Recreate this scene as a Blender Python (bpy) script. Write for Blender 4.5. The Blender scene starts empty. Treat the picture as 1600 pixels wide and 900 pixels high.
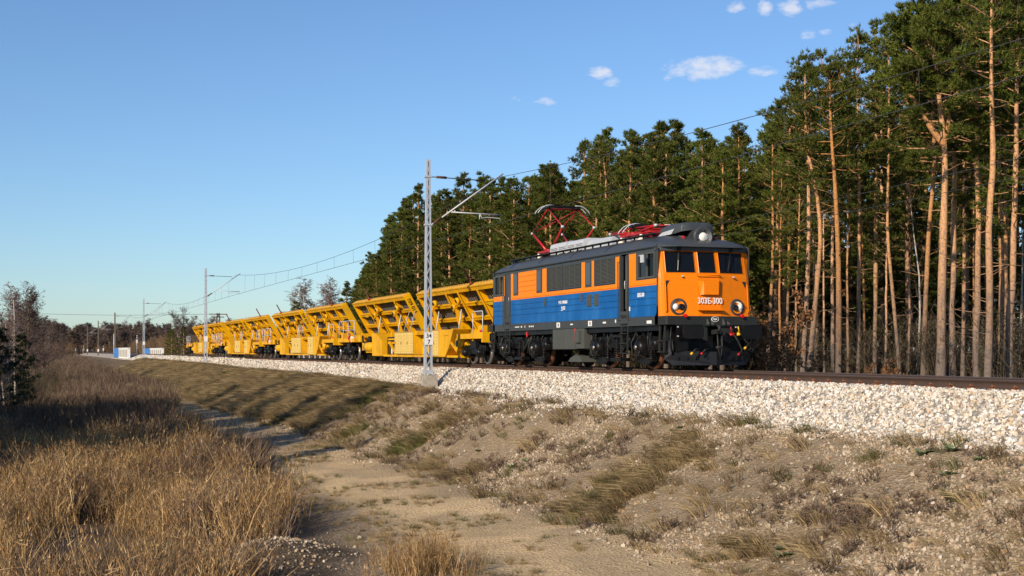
import bpy, math, random
import numpy as np
from mathutils import Vector, Matrix, Euler
R = math.radians
scene = bpy.context.scene
COL = scene.collection
random.seed(7)
rng = np.random.default_rng(7)

# ------------------------------------------------------------------ camera, light, exposure
CAM_Z = 0.53
YAW = R(19.46)
CT, ST = math.cos(YAW), math.sin(YAW)
FPX, HOR = 2100.0, 548.0
cam = bpy.data.cameras.new('camera')
cam.sensor_width = 36.0
cam.lens = FPX / 1600 * 36
cam.shift_y = (HOR - 450) / 1600
cam.clip_start = 0.1
cam.clip_end = 8000
camo = bpy.data.objects.new('camera', cam)
camo.location = (0, 0, CAM_Z)
camo.rotation_euler = (R(90), 0, -YAW)
COL.objects.link(camo)
scene.camera = camo

SUN_EL, SUN_AZ = R(24), math.atan2(-0.83, -0.56)      # azimuth clockwise from +Y, where the sun stands
sun = bpy.data.lights.new('sun', 'SUN')
sun.energy = 5.0
sun.angle = R(0.5)
sun.color = (1.0, 0.85, 0.665)
suno = bpy.data.objects.new('sun', sun)
sd = Vector((math.sin(SUN_AZ) * math.cos(SUN_EL), math.cos(SUN_AZ) * math.cos(SUN_EL), math.sin(SUN_EL)))
suno.rotation_euler = sd.to_track_quat('Z', 'Y').to_euler()
suno.location = (-40, -40, 60)
COL.objects.link(suno)

def nodes_of(idb):
    idb.use_nodes = True
    return idb.node_tree.nodes, idb.node_tree.links

world = bpy.data.worlds.new('World')
scene.world = world
N, L = nodes_of(world)
N.clear()
out = N.new('ShaderNodeOutputWorld')
bg = N.new('ShaderNodeBackground')
sky = N.new('ShaderNodeTexSky')
sky.sky_type = 'NISHITA'
sky.sun_disc = False
sky.sun_elevation = SUN_EL
sky.sun_rotation = SUN_AZ % (2 * math.pi)
sky.air_density = 1.0
sky.dust_density = 0.3
sky.ozone_density = 3.0
bg.inputs['Strength'].default_value = 0.095
# small fair-weather clouds: noise puffs, kept inside a thin band of the sky where the photograph has a few
tc = N.new('ShaderNodeTexCoord')
def mth(op, a, b=None, clamp=False):
    n = N.new('ShaderNodeMath'); n.operation = op; n.use_clamp = clamp
    for i, v in enumerate((a, b)):
        if v is None: continue
        if isinstance(v, (int, float)): n.inputs[i].default_value = v
        else: L.new(v, n.inputs[i])
    return n.outputs[0]
def pix_dir(x, y):
    r, u = (x - 800) / FPX, (HOR - y) / FPX
    v = Vector((r * CT + ST, CT - r * ST, u)); v.normalize()
    return v
nz = N.new('ShaderNodeTexNoise'); nz.inputs['Scale'].default_value = 75; nz.inputs['Detail'].default_value = 6
nz.inputs['Roughness'].default_value = 0.62
mp = N.new('ShaderNodeMapping'); mp.inputs['Scale'].default_value = (1, 1, 2.2)
L.new(tc.outputs['Generated'], mp.inputs['Vector']); L.new(mp.outputs[0], nz.inputs['Vector'])
acc = None
for (x, y, rx, ry, amt) in [(1098, 106, 66, 17, 1.0), (1190, 112, 24, 9, .9), (936, 115, 24, 10, .9), (958, 128, 18, 8, .75), (1234, 12, 22, 13, 1.0),
                            (1195, 12, 15, 12, .85), (1280, 5, 28, 9, .8), (1150, 12, 20, 10, .75), (1262, 53, 14, 8, .7), (1290, 48, 12, 7, .6),
                            (1043, 124, 10, 8, .6), (855, 158, 26, 8, .7), (805, 152, 18, 7, .6), (1330, 40, 18, 6, .5)]:
    d = pix_dir(x, y)
    right = Vector((CT, -ST, 0)); up = Vector((0, 0, 1))
    def dotn(v):
        n = N.new('ShaderNodeVectorMath'); n.operation = 'DOT_PRODUCT'
        L.new(tc.outputs['Generated'], n.inputs[0]); n.inputs[1].default_value = v
        return n.outputs['Value']
    a = mth('DIVIDE', mth('SUBTRACT', dotn(right), d.dot(right)), rx * 1.25 / FPX)
    b = mth('DIVIDE', mth('SUBTRACT', dotn(up), d.z), ry * 1.4 / FPX)
    r2 = mth('ADD', mth('MULTIPLY', a, a), mth('MULTIPLY', b, b))
    front = mth('GREATER_THAN', dotn(Vector((ST, CT, 0))), 0.2)
    m = mth('MULTIPLY', mth('MULTIPLY', mth('SUBTRACT', 1.0, r2, True), amt), front)
    acc = m if acc is None else mth('MAXIMUM', acc, m)
dens = mth('MULTIPLY', mth('SUBTRACT', mth('ADD', nz.outputs['Fac'], mth('MULTIPLY', acc, 0.55)), 0.735), 3.0, True)
dens = mth('MULTIPLY', dens, mth('MULTIPLY', acc, 2.0, True), True)
dens = mth('MULTIPLY', dens, 0.7)
hsv = N.new('ShaderNodeMix'); hsv.data_type = 'RGBA'; hsv.blend_type = 'MULTIPLY'; hsv.inputs['Factor'].default_value = 1.0
L.new(sky.outputs[0], hsv.inputs['A']); hsv.inputs['B'].default_value = (0.96, 1.14, 1.36, 1)      # clear, cool spring air
mx = N.new('ShaderNodeMix'); mx.data_type = 'RGBA'
L.new(dens, mx.inputs['Factor']); L.new(hsv.outputs['Result'], mx.inputs['A'])
mx.inputs['B'].default_value = (8.4, 8.4, 9.0, 1)
L.new(mx.outputs['Result'], bg.inputs['Color'])
L.new(bg.outputs[0], out.inputs['Surface'])

scene.view_settings.view_transform = 'Standard'
scene.view_settings.look = 'None'
scene.view_settings.exposure = 0.1
scene.view_settings.gamma = 1.0
scene.render.film_transparent = False
scene.cycles.max_bounces = 6
scene.cycles.diffuse_bounces = 2
scene.cycles.glossy_bounces = 3
scene.cycles.transparent_max_bounces = 8

# ------------------------------------------------------------------ helpers
def proj(X, Y, z):
    d = Y * CT + X * ST
    return 800 + FPX * (X * CT - Y * ST) / d, HOR - FPX * (z - CAM_Z) / d, d
def on_x(x, y, X):
    t = (x - 800) / FPX
    Y = X * (CT - t * ST) / (ST + t * CT)
    d = Y * CT + X * ST
    return Y, CAM_Z + (HOR - y) * d / FPX
def at_depth(x, y, d):
    r = (x - 800) / FPX * d
    return Vector((r * CT + d * ST, d * CT - r * ST, CAM_Z + (HOR - y) * d / FPX))

def tag(o, label=None, cat=None, group=None, kind=None):
    if label: o['label'] = label
    if cat: o['category'] = cat
    if group: o['group'] = group
    if kind: o['kind'] = kind
    return o
def empty(name, loc, label=None, cat=None, group=None, rz=0):
    o = bpy.data.objects.new(name, None)
    o.empty_display_size = 0.3
    COL.objects.link(o)
    o.location = loc; o.rotation_euler = (0, 0, rz)
    return tag(o, label, cat, group)
def link(name, me, parent=None, loc=None):
    o = bpy.data.objects.new(name, me)
    COL.objects.link(o)
    if parent is not None: o.parent = parent
    if loc is not None: o.location = loc
    return o
def copy_tree(o, parent=None):
    c = o.copy(); COL.objects.link(c)
    if parent is not None:
        c.parent = parent
    for ch in list(o.children): copy_tree(ch, c)
    return c

class MB:
    def __init__(s):
        s.v, s.f, s.sm, s.mi = [], [], [], []
    def poly(s, pts, smooth=False, mi=0):
        k = len(s.v); s.v += [tuple(p) for p in pts]
        s.f.append(tuple(range(k, k + len(pts)))); s.sm.append(smooth); s.mi.append(mi)
        return s
    def box(s, x0, x1, y0, y1, z0, z1, mi=0):
        return s.hexa([(x0,y0,z0),(x1,y0,z0),(x1,y1,z0),(x0,y1,z0),(x0,y0,z1),(x1,y0,z1),(x1,y1,z1),(x0,y1,z1)], mi)
    def hexa(s, p, mi=0):
        k = len(s.v); s.v += [tuple(q) for q in p]
        for q in ((0,3,2,1),(4,5,6,7),(0,1,5,4),(1,2,6,5),(2,3,7,6),(3,0,4,7)):
            s.f.append(tuple(k + i for i in q)); s.sm.append(False); s.mi.append(mi)
        return s
    def bar(s, a, b, w, h, up=(0,0,1), mi=0):
        a, b = Vector(a), Vector(b); d = (b - a).normalized(); u = Vector(up)
        r = d.cross(u)
        if r.length < 1e-4: r = d.cross(Vector((1,0,0)))
        r.normalize(); u = r.cross(d)
        r *= w / 2; u *= h / 2
        return s.hexa([a-r-u, a+r-u, b+r-u, b-r-u, a-r+u, a+r+u, b+r+u, b-r+u], mi)
    def cyl(s, a, b, r0, r1=None, n=12, caps=True, mi=0, smooth=True):
        if r1 is None: r1 = r0
        a, b = Vector(a), Vector(b); d = (b - a).normalized()
        u = d.cross(Vector((0,0,1)))
        if u.length < 1e-3: u = d.cross(Vector((1,0,0)))
        u.normalize(); w = d.cross(u)
        k = len(s.v)
        for c, r in ((a, r0), (b, r1)):
            for i in range(n):
                t = 2 * math.pi * i / n
                s.v.append(tuple(c + u * (r * math.cos(t)) + w * (r * math.sin(t))))
        for i in range(n):
            j = (i + 1) % n
            s.f.append((k+i, k+j, k+n+j, k+n+i)); s.sm.append(smooth); s.mi.append(mi)
        if caps:
            s.f.append(tuple(k + n - 1 - i for i in range(n))); s.sm.append(False); s.mi.append(mi)
            s.f.append(tuple(k + n + i for i in range(n))); s.sm.append(False); s.mi.append(mi)
        return s
    def tube(s, pts, r, n=6, mi=0):
        pts = [Vector(p) for p in pts]
        rs = r if isinstance(r, (list, tuple)) else [r] * len(pts)
        k = len(s.v); u = None
        for i, p in enumerate(pts):
            d = (pts[min(i+1, len(pts)-1)] - pts[max(i-1, 0)])
            if d.length < 1e-6: d = Vector((0,0,1))
            d.normalize()
            if u is None:
                u = d.cross(Vector((0,0,1)))
                if u.length < 1e-3: u = d.cross(Vector((1,0,0)))
            else:
                u = u - d * u.dot(d)
                if u.length < 1e-4: u = d.cross(Vector((0.3,1,0)))
            u.normalize(); w = d.cross(u)
            for j in range(n):
                t = 2 * math.pi * j / n
                s.v.append(tuple(p + u * (rs[i]*math.cos(t)) + w * (rs[i]*math.sin(t))))
        for i in range(len(pts) - 1):
            for j in range(n):
                q = (j + 1) % n
                s.f.append((k+i*n+j, k+i*n+q, k+(i+1)*n+q, k+(i+1)*n+j)); s.sm.append(True); s.mi.append(mi)
        s.f.append(tuple(k + n - 1 - j for j in range(n))); s.sm.append(False); s.mi.append(mi)
        e = k + (len(pts)-1)*n
        s.f.append(tuple(e + j for j in range(n))); s.sm.append(False); s.mi.append(mi)
        return s
    def prism(s, poly, axis, a, b, mi=0):
        # poly: 2-D outline in the other two axes (in x,y,z order)
        def P(p, t):
            return {'x': (t, p[0], p[1]), 'y': (p[0], t, p[1]), 'z': (p[0], p[1], t)}[axis]
        n = len(poly); k = len(s.v)
        s.v += [P(p, a) for p in poly] + [P(p, b) for p in poly]
        s.f.append(tuple(k + i for i in range(n))); s.f.append(tuple(k + n + n - 1 - i for i in range(n)))
        s.sm += [False, False]; s.mi += [mi, mi]
        for i in range(n):
            j = (i + 1) % n
            s.f.append((k+i, k+n+i, k+n+j, k+j)); s.sm.append(False); s.mi.append(mi)
        return s
    def lathe(s, prof, o, axis, n=16, mi=0, smooth=True):
        # prof: (distance along axis, radius)
        o, d = Vector(o), Vector(axis).normalized()
        u = d.cross(Vector((0,0,1)))
        if u.length < 1e-3: u = d.cross(Vector((1,0,0)))
        u.normalize(); w = d.cross(u); k = len(s.v)
        for t, r in prof:
            for i in range(n):
                g = 2*math.pi*i/n
                s.v.append(tuple(o + d*t + u*(r*math.cos(g)) + w*(r*math.sin(g))))
        for q in range(len(prof)-1):
            for i in range(n):
                j = (i+1) % n
                s.f.append((k+q*n+i, k+q*n+j, k+(q+1)*n+j, k+(q+1)*n+i)); s.sm.append(smooth); s.mi.append(mi)
        return s
    def grid(s, rows, smooth=True, mi=0):
        k = len(s.v); m = len(rows[0])
        for r in rows: s.v += [tuple(p) for p in r]
        for i in range(len(rows)-1):
            for j in range(m-1):
                s.f.append((k+i*m+j, k+i*m+j+1, k+(i+1)*m+j+1, k+(i+1)*m+j)); s.sm.append(smooth); s.mi.append(mi)
        return s
    def mesh(s, name, mat):
        me = bpy.data.meshes.new(name)
        me.from_pydata(s.v, [], s.f)
        for m in (mat if isinstance(mat, (list, tuple)) else [mat]): me.materials.append(m)
        me.polygons.foreach_set('use_smooth', s.sm)
        me.polygons.foreach_set('material_index', s.mi)
        me.update()
        return me
    def build(s, name, mat, parent=None, loc=None):
        return link(name, s.mesh(name, mat), parent, loc)

def np_mesh(name, verts, tris, mat=None, smooth=False):
    me = bpy.data.meshes.new(name)
    verts = np.asarray(verts, dtype=np.float32); tris = np.asarray(tris, dtype=np.int32)
    k = tris.shape[1]
    me.vertices.add(len(verts)); me.vertices.foreach_set('co', verts.ravel())
    me.loops.add(tris.size); me.loops.foreach_set('vertex_index', tris.ravel())
    me.polygons.add(len(tris))
    me.polygons.foreach_set('loop_start', np.arange(len(tris), dtype=np.int32) * k)
    me.polygons.foreach_set('use_smooth', np.full(len(tris), smooth))
    me.update(calc_edges=True)
    if mat: me.materials.append(mat)
    return me

# ------------------------------------------------------------------ materials
def mat_new(name):
    m = bpy.data.materials.new(name)
    N, L = nodes_of(m)
    b = N['Principled BSDF']
    return m, N, L, b
def noise(N, L, scale, detail=4, rough=0.55, coord='Object', vec_scale=None):
    tc = N.new('ShaderNodeTexCoord'); n = N.new('ShaderNodeTexNoise')
    n.inputs['Scale'].default_value = scale; n.inputs['Detail'].default_value = detail; n.inputs['Roughness'].default_value = rough
    src = tc.outputs[coord]
    if vec_scale:
        mp = N.new('ShaderNodeMapping'); mp.inputs['Scale'].default_value = vec_scale
        L.new(src, mp.inputs['Vector']); src = mp.outputs[0]
    L.new(src, n.inputs['Vector'])
    return n.outputs['Fac']
def ramp(N, L, fac, stops):
    r = N.new('ShaderNodeValToRGB')
    e = r.color_ramp.elements
    while len(e) < len(stops): e.new(0.5)
    for i, (p, c) in enumerate(stops):
        e[i].position = p; e[i].color = (*c, 1) if len(c) == 3 else c
    L.new(fac, r.inputs['Fac'])
    return r.outputs['Color']
def mixc(N, L, fac, a, b, mode='MIX'):
    m = N.new('ShaderNodeMix'); m.data_type = 'RGBA'; m.blend_type = mode
    for s, v in (('Factor', fac), ('A', a), ('B', b)):
        if isinstance(v, (int, float)): m.inputs[s].default_value = v
        elif isinstance(v, tuple): m.inputs[s].default_value = (*v, 1)
        else: L.new(v, m.inputs[s])
    return m.outputs['Result']
def bump(N, L, b, h, strength=0.3, dist=0.02):
    n = N.new('ShaderNodeBump'); n.inputs['Strength'].default_value = strength; n.inputs['Distance'].default_value = dist
    L.new(h, n.inputs['Height']); L.new(n.outputs[0], b.inputs['Normal'])
def maprange(N, L, v, a, b, c=0.0, d=1.0):
    n = N.new('ShaderNodeMapRange')
    for i, q in enumerate((v, a, b, c, d)):
        if isinstance(q, (int, float)): n.inputs[i].default_value = q
        else: L.new(q, n.inputs[i])
    return n.outputs[0]

def paint(name, col, rough=0.35, dirt_or_sheen=(0.12, 0.10, 0.08), amt=0.25, scale=1.6, metal=0.0, coat=0.0, spec=0.4):
    m, N, L, b = mat_new(name)
    n1 = noise(N, L, scale, 6, 0.65, vec_scale=(1, 1, 0.5))
    n2 = noise(N, L, scale * 9, 4, 0.6)
    f = maprange(N, L, n1, 0.45, 0.8, 0, amt)
    c = mixc(N, L, f, col, dirt_or_sheen)
    v = maprange(N, L, n2, 0.3, 0.7, 0.93, 1.06)
    h = N.new('ShaderNodeHueSaturation'); L.new(v, h.inputs['Value']); L.new(c, h.inputs['Color'])
    L.new(h.outputs[0], b.inputs['Base Color'])
    L.new(maprange(N, L, n1, 0.3, 0.8, rough * 0.8, min(1, rough * 1.5)), b.inputs['Roughness'])
    b.inputs['Metallic'].default_value = metal; b.inputs['Specular IOR Level'].default_value = spec
    if coat: b.inputs['Coat Weight'].default_value = coat
    bump(N, L, b, n1, 0.06, 0.02)
    return m

M = {}
M['orange'] = paint('orange_paint', (0.82, 0.20, 0.0), 0.34, (0.5, 0.13, 0.0), 0.2, 0.9, spec=0.2)
M['sunlit_side_orange'] = paint('sunlit_side_orange_paint', (0.84, 0.22, 0.0), 0.34, (0.65, 0.2, 0.0), 0.2, 0.9, spec=0.15)  # the front orange again, lightened to paint in stronger light on the sides
M['blue'] = paint('blue_paint', (0.0, 0.088, 0.31), 0.34, (0.035, 0.19, 0.48), 0.75, 1.3, spec=0.2)  # lighter second blue paints cloudy reflections into the panels
M['grey'] = paint('grey_paint', (0.044, 0.050, 0.052), 0.4, (0.075, 0.07, 0.06), 0.3, 1.5, spec=0.3)
M['roof'] = paint('roof_paint', (0.048, 0.055, 0.062), 0.42, (0.09, 0.08, 0.07), 0.45, 1.2)
M['frame'] = paint('underframe_paint', (0.022, 0.024, 0.023), 0.45, (0.04, 0.036, 0.03), 0.5, 2.0, spec=0.25)
M['box_grey'] = paint('box_paint', (0.070, 0.075, 0.066), 0.5, (0.05, 0.05, 0.05), 0.4, 2.0)
M['black'] = paint('black_running_gear', (0.006, 0.006, 0.0065), 0.36, (0.020, 0.016, 0.013), 0.5, 3.0, spec=0.22)
M['steel'] = paint('worn_steel', (0.35, 0.32, 0.30), 0.35, (0.20, 0.10, 0.05), 0.6, 3.0, metal=0.8)
M['tyre'] = paint('rusty_tyre', (0.13, 0.048, 0.018), 0.6, (0.07, 0.035, 0.02), 0.5, 3.0)
M['silver'] = paint('silver_paint', (0.52, 0.54, 0.56), 0.4, (0.3, 0.3, 0.3), 0.3, 2.0, metal=0.1)
M['white'] = paint('white_paint', (0.80, 0.80, 0.78), 0.5, (0.55, 0.52, 0.48), 0.3, 2.0)
M['ceramic'] = paint('ceramic', (0.75, 0.70, 0.60), 0.2, (0.4, 0.35, 0.3), 0.3, 4.0)
M['red'] = paint('red_paint', (0.42, 0.012, 0.012), 0.35, (0.12, 0.02, 0.02), 0.5, 3.0)
M['redlight'] = paint('red_lens', (0.6, 0.01, 0.015), 0.2, (0.4, 0.01, 0.01), 0.2, 3.0)
M['yellow'] = paint('yellow_paint', (0.76, 0.385, 0.0), 0.45, (0.30, 0.16, 0.03), 0.75, 1.3, spec=0.2)
M['pale_yellow'] = paint('faded_yellow_paint', (0.70, 0.52, 0.16), 0.5, (0.45, 0.30, 0.07), 0.4, 1.4)
M['lemon'] = paint('lemon_yellow_paint', (0.66, 0.47, 0.02), 0.45, (0.6, 0.40, 0.05), 0.4, 1.4)
M['yellowhose'] = paint('yellow_valve', (0.80, 0.48, 0.01), 0.4)
M['rust'] = paint('rusty_iron', (0.105, 0.042, 0.022), 0.8, (0.04, 0.025, 0.02), 0.6, 4.0)
M['deck'] = paint('deck_plank', (0.13, 0.125, 0.115), 0.8, (0.05, 0.045, 0.04), 0.6, 2.0)
M['slat'] = paint('dark_slat', (0.045, 0.045, 0.042), 0.7)
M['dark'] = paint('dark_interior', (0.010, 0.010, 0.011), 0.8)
M['seat'] = paint('seat_cloth', (0.05, 0.11, 0.10), 0.9)
M['galv'] = paint('galvanised_steel', (0.46, 0.50, 0.55), 0.45, (0.34, 0.36, 0.38), 0.5, 2.5, metal=0.15)
M['wire'] = paint('copper_wire', (0.05, 0.055, 0.055), 0.5)
M['rail'] = paint('rail_web', (0.058, 0.036, 0.026), 0.75, (0.10, 0.05, 0.03), 0.4, 3.0)
M['rust_clip'] = paint('rusty_clip', (0.20, 0.075, 0.03), 0.8, (0.09, 0.04, 0.02), 0.5, 5.0)
M['timber'] = paint('timber', (0.10, 0.075, 0.055), 0.85, (0.05, 0.04, 0.03), 0.5, 3.0)
M['bluerail'] = paint('blue_railing_paint', (0.05, 0.22, 0.55), 0.5)
M['gp'] = paint('grey_pane', (0.06, 0.075, 0.095), 0.25)
M['plough'] = paint('plough_paint', (0.012, 0.013, 0.016), 0.4, (0.03, 0.027, 0.025), spec=0.25)
M['rubber'] = paint('black_rubber', (0.008, 0.008, 0.008), 0.5, (0.02, 0.018, 0.016), spec=0.3)
def concrete(name, a, b_, sc=4.0):
    m, N, L, b = mat_new(name)
    n1 = noise(N, L, sc, 6, 0.7); n2 = noise(N, L, sc * 8, 3, 0.6)
    c = ramp(N, L, n1, [(0.3, b_), (0.62, a)])
    L.new(mixc(N, L, maprange(N, L, n2, 0.4, 0.7, 0, 0.3), c, b_), b.inputs['Base Color'])
    b.inputs['Roughness'].default_value = 0.9
    bump(N, L, b, n2, 0.4, 0.01)
    return m
M['concrete'] = concrete('concrete', (0.48, 0.44, 0.37), (0.27, 0.24, 0.19))
M['sleeper'] = concrete('sleeper_concrete', (0.32, 0.30, 0.27), (0.17, 0.15, 0.12))
M['brownpost'] = concrete('brown_post', (0.17, 0.125, 0.085), (0.10, 0.075, 0.05))
def glass_mat(name, tint, tr):
    m, N, L, b = mat_new(name)
    t = N.new('ShaderNodeBsdfTransparent'); t.inputs[0].default_value = (*tint, 1)
    b.inputs['Base Color'].default_value = (0.012, 0.014, 0.018, 1); b.inputs['Roughness'].default_value = 0.04
    mx = N.new('ShaderNodeMixShader'); mx.inputs[0].default_value = tr
    L.new(b.outputs[0], mx.inputs[1]); L.new(t.outputs[0], mx.inputs[2])
    L.new(mx.outputs[0], N['Material Output'].inputs[0])
    return m
M['glass'] = glass_mat('window_glass', (0.55, 0.62, 0.62), 0.55)
M['darkglass'] = glass_mat('dark_glass', (0.2, 0.22, 0.25), 0.15)
def mirror_mat():
    m, N, L, b = mat_new('lamp_reflector')
    b.inputs['Base Color'].default_value = (0.85, 0.85, 0.82, 1); b.inputs['Metallic'].default_value = 0.9; b.inputs['Roughness'].default_value = 0.22
    return m
M['mirror'] = mirror_mat()
def lens_mat():
    m, N, L, b = mat_new('lamp_lens')
    b.inputs['Base Color'].default_value = (0.80, 0.78, 0.72, 1); b.inputs['Roughness'].default_value = 0.12
    return m
M['lens'] = lens_mat()

def bark(name, low, high, sp=1.0):
    m, N, L, b = mat_new(name)
    tc = N.new('ShaderNodeTexCoord'); sx = N.new('ShaderNodeSeparateXYZ'); L.new(tc.outputs['Object'], sx.inputs[0])
    v = N.new('ShaderNodeTexVoronoi'); v.inputs['Scale'].default_value = 9
    mp = N.new('ShaderNodeMapping'); mp.inputs['Scale'].default_value = (1, 1, 0.33)
    L.new(tc.outputs['Object'], mp.inputs['Vector']); L.new(mp.outputs[0], v.inputs['Vector'])
    n1 = noise(N, L, 2.2, 5, 0.7); n3 = noise(N, L, 14, 4, 0.7)
    hz = N.new('ShaderNodeMath'); hz.operation = 'ADD'
    L.new(sx.outputs[2], hz.inputs[0])
    L.new(maprange(N, L, n1, 0.25, 0.75, -1.6, 1.6), hz.inputs[1])
    oi = N.new('ShaderNodeObjectInfo')
    f = maprange(N, L, hz.outputs[0], 1.2, 5.5)
    c = mixc(N, L, f, low, high)
    h = N.new('ShaderNodeHueSaturation'); L.new(c, h.inputs['Color'])
    L.new(maprange(N, L, oi.outputs['Random'], 0, 1, 0.8, 1.12), h.inputs['Value'])
    L.new(maprange(N, L, oi.outputs['Random'], 0, 1, 1.05, 0.8), h.inputs['Saturation'])
    c = mixc(N, L, maprange(N, L, n3, 0.48, 0.68, 0, 0.75), h.outputs[0], (low[0]*0.45, low[1]*0.42, low[2]*0.4))
    c = mixc(N, L, maprange(N, L, v.outputs['Distance'], 0.0, 0.35, 0.35, 0.0), c, (0.05, 0.035, 0.025))
    L.new(c, b.inputs['Base Color'])
    b.inputs['Roughness'].default_value = 0.9
    bump(N, L, b, v.outputs['Distance'], 0.6, 0.03)
    return m
M['bark'] = bark('pine_bark', (0.165, 0.125, 0.10), (0.60, 0.29, 0.10))
M['birchbark'] = bark('birch_bark', (0.40, 0.37, 0.33), (0.66, 0.62, 0.56))
def plain_noise(name, a, b_, sc=3, rough=0.9, rand=0.25, trans=0.0, c3=None):
    m, N, L, b = mat_new(name)
    g = N.new('ShaderNodeNewGeometry'); oi = N.new('ShaderNodeObjectInfo')
    st = [(0.0, b_), (0.6, a)] + ([(1.0, c3)] if c3 else [])
    c = ramp(N, L, g.outputs['Random Per Island'], st)
    h = N.new('ShaderNodeHueSaturation'); L.new(c, h.inputs['Color'])
    L.new(maprange(N, L, oi.outputs['Random'], 0, 1, 1 - rand, 1 + rand), h.inputs['Value'])
    L.new(h.outputs[0], b.inputs['Base Color'])
    b.inputs['Roughness'].default_value = rough
    b.inputs['Specular IOR Level'].default_value = 0.25
    if trans:
        t = N.new('ShaderNodeBsdfTranslucent'); L.new(h.outputs[0], t.inputs['Color'])
        mx = N.new('ShaderNodeMixShader'); mx.inputs[0].default_value = trans
        L.new(b.outputs[0], mx.inputs[1]); L.new(t.outputs[0], mx.inputs[2])
        L.new(mx.outputs[0], N['Material Output'].inputs[0])
    return m
M['needles'] = plain_noise('pine_needles', (0.108, 0.132, 0.016), (0.040, 0.062, 0.010), rough=0.6, rand=0.28, trans=0.28, c3=(0.18, 0.185, 0.030))
M['needles_dark'] = plain_noise('spruce_needles', (0.030, 0.052, 0.016), (0.014, 0.028, 0.010), rough=0.6, rand=0.25, trans=0.15)
M['twig'] = plain_noise('bare_twigs', (0.13, 0.095, 0.075), (0.07, 0.05, 0.042), rand=0.3, c3=(0.17, 0.12, 0.10))
M['birch_twig'] = plain_noise('birch_twigs', (0.20, 0.145, 0.125), (0.12, 0.08, 0.07), rand=0.25, c3=(0.27, 0.21, 0.19))
M['twig_olive'] = plain_noise('undergrowth_twigs', (0.075, 0.058, 0.034), (0.035, 0.026, 0.017), rand=0.4, c3=(0.14, 0.115, 0.07))
M['willow'] = plain_noise('willow_twigs', (0.20, 0.125, 0.065), (0.12, 0.075, 0.045), rand=0.3, c3=(0.27, 0.18, 0.09))
M['deadleaf'] = plain_noise('dead_oak_leaves', (0.30, 0.145, 0.06), (0.17, 0.08, 0.04), rand=0.2, trans=0.25, c3=(0.42, 0.22, 0.10))
M['reed'] = plain_noise('dry_reed', (0.36, 0.21, 0.080), (0.15, 0.078, 0.030), rand=0.42, trans=0.15, c3=(0.62, 0.45, 0.23))
M['drygrass'] = plain_noise('dry_grass', (0.31, 0.225, 0.108), (0.16, 0.108, 0.054), rand=0.38, trans=0.2, c3=(0.46, 0.34, 0.175))
M['greengrass'] = plain_noise('green_grass', (0.125, 0.125, 0.035), (0.07, 0.078, 0.022), rand=0.35, trans=0.2, c3=(0.26, 0.21, 0.09))
M['weed'] = plain_noise('dead_weed', (0.15, 0.10, 0.068), (0.08, 0.052, 0.036), rand=0.35, c3=(0.22, 0.155, 0.11))
M['leafgreen'] = plain_noise('rosette_leaf', (0.17, 0.23, 0.09), (0.10, 0.15, 0.05), rand=0.2, trans=0.2, c3=(0.26, 0.31, 0.15))
def stone_mat(name, stops, rand=0.3):
    m, N, L, b = mat_new(name)
    oi = N.new('ShaderNodeObjectInfo')
    c = ramp(N, L, oi.outputs['Random'], stops)
    n1 = noise(N, L, 1.2, 4, 0.7)
    h = N.new('ShaderNodeHueSaturation'); L.new(c, h.inputs['Color']); L.new(maprange(N, L, n1, 0.3, 0.7, 0.75, 1.12), h.inputs['Value'])
    L.new(h.outputs[0], b.inputs['Base Color']); b.inputs['Roughness'].default_value = 0.85
    return m
M['stone'] = stone_mat('ballast_stone', [(0.0, (0.20, 0.19, 0.17)), (0.15, (0.40, 0.36, 0.30)), (0.30, (0.62, 0.57, 0.48)), (0.48, (0.77, 0.72, 0.63)), (0.62, (0.60, 0.46, 0.29)), (0.74, (0.76, 0.71, 0.63)), (0.85, (0.46, 0.31, 0.17)), (0.92, (0.50, 0.48, 0.45)), (0.97, (0.84, 0.81, 0.76))])
M['pebble'] = stone_mat('slope_pebble', [(0.0, (0.26, 0.20, 0.14)), (0.3, (0.37, 0.29, 0.19)), (0.6, (0.45, 0.36, 0.25)), (0.8, (0.36, 0.23, 0.12)), (0.92, (0.56, 0.48, 0.38))])

# ------------------------------------------------------------------ terrain
XC = 17.3                      # track centre line
def vnoise(x, y, s, seed=0):
    x = np.asarray(x, float) / s + seed * 17.31; y = np.asarray(y, float) / s - seed * 9.77
    xi, yi = np.floor(x).astype(np.int64), np.floor(y).astype(np.int64)
    fx, fy = x - xi, y - yi
    fx, fy = fx*fx*(3-2*fx), fy*fy*(3-2*fy)
    def h(a, b):
        n = (a * 374761393 + b * 668265263 + seed * 69069) & 0x7fffffff
        n = ((n ^ (n >> 13)) * 1274126177) & 0x7fffffff
        return ((n ^ (n >> 16)) & 0xffff) / 65535.0
    return (h(xi,yi)*(1-fx) + h(xi+1,yi)*fx)*(1-fy) + (h(xi,yi+1)*(1-fx) + h(xi+1,yi+1)*fx)*fy
def fbm(x, y, s, seed=0, o=4):
    t = 0; a = 1; w = 0
    for i in range(o):
        t = t + a * vnoise(x, y, s / 2**i, seed + i); w += a; a *= 0.5
    return t / w
def sstep(a, b, x):
    t = np.clip((np.asarray(x, float) - a) / (b - a), 0, 1); return t*t*(3-2*t)
PX = [-3000, -60, -25, -12, -4, 3, 6.3, 9.4, 12.8, 13.5, 21.3, 23.5, 25.5, 30, 60, 3000]
PZ = [-1.2, -1.7, -2.0, -2.7, -3.0, -2.95, -2.72, -2.5, -0.97, -0.93, -0.93, -1.15, -0.9, -0.75, -0.5, -0.5]
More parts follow.
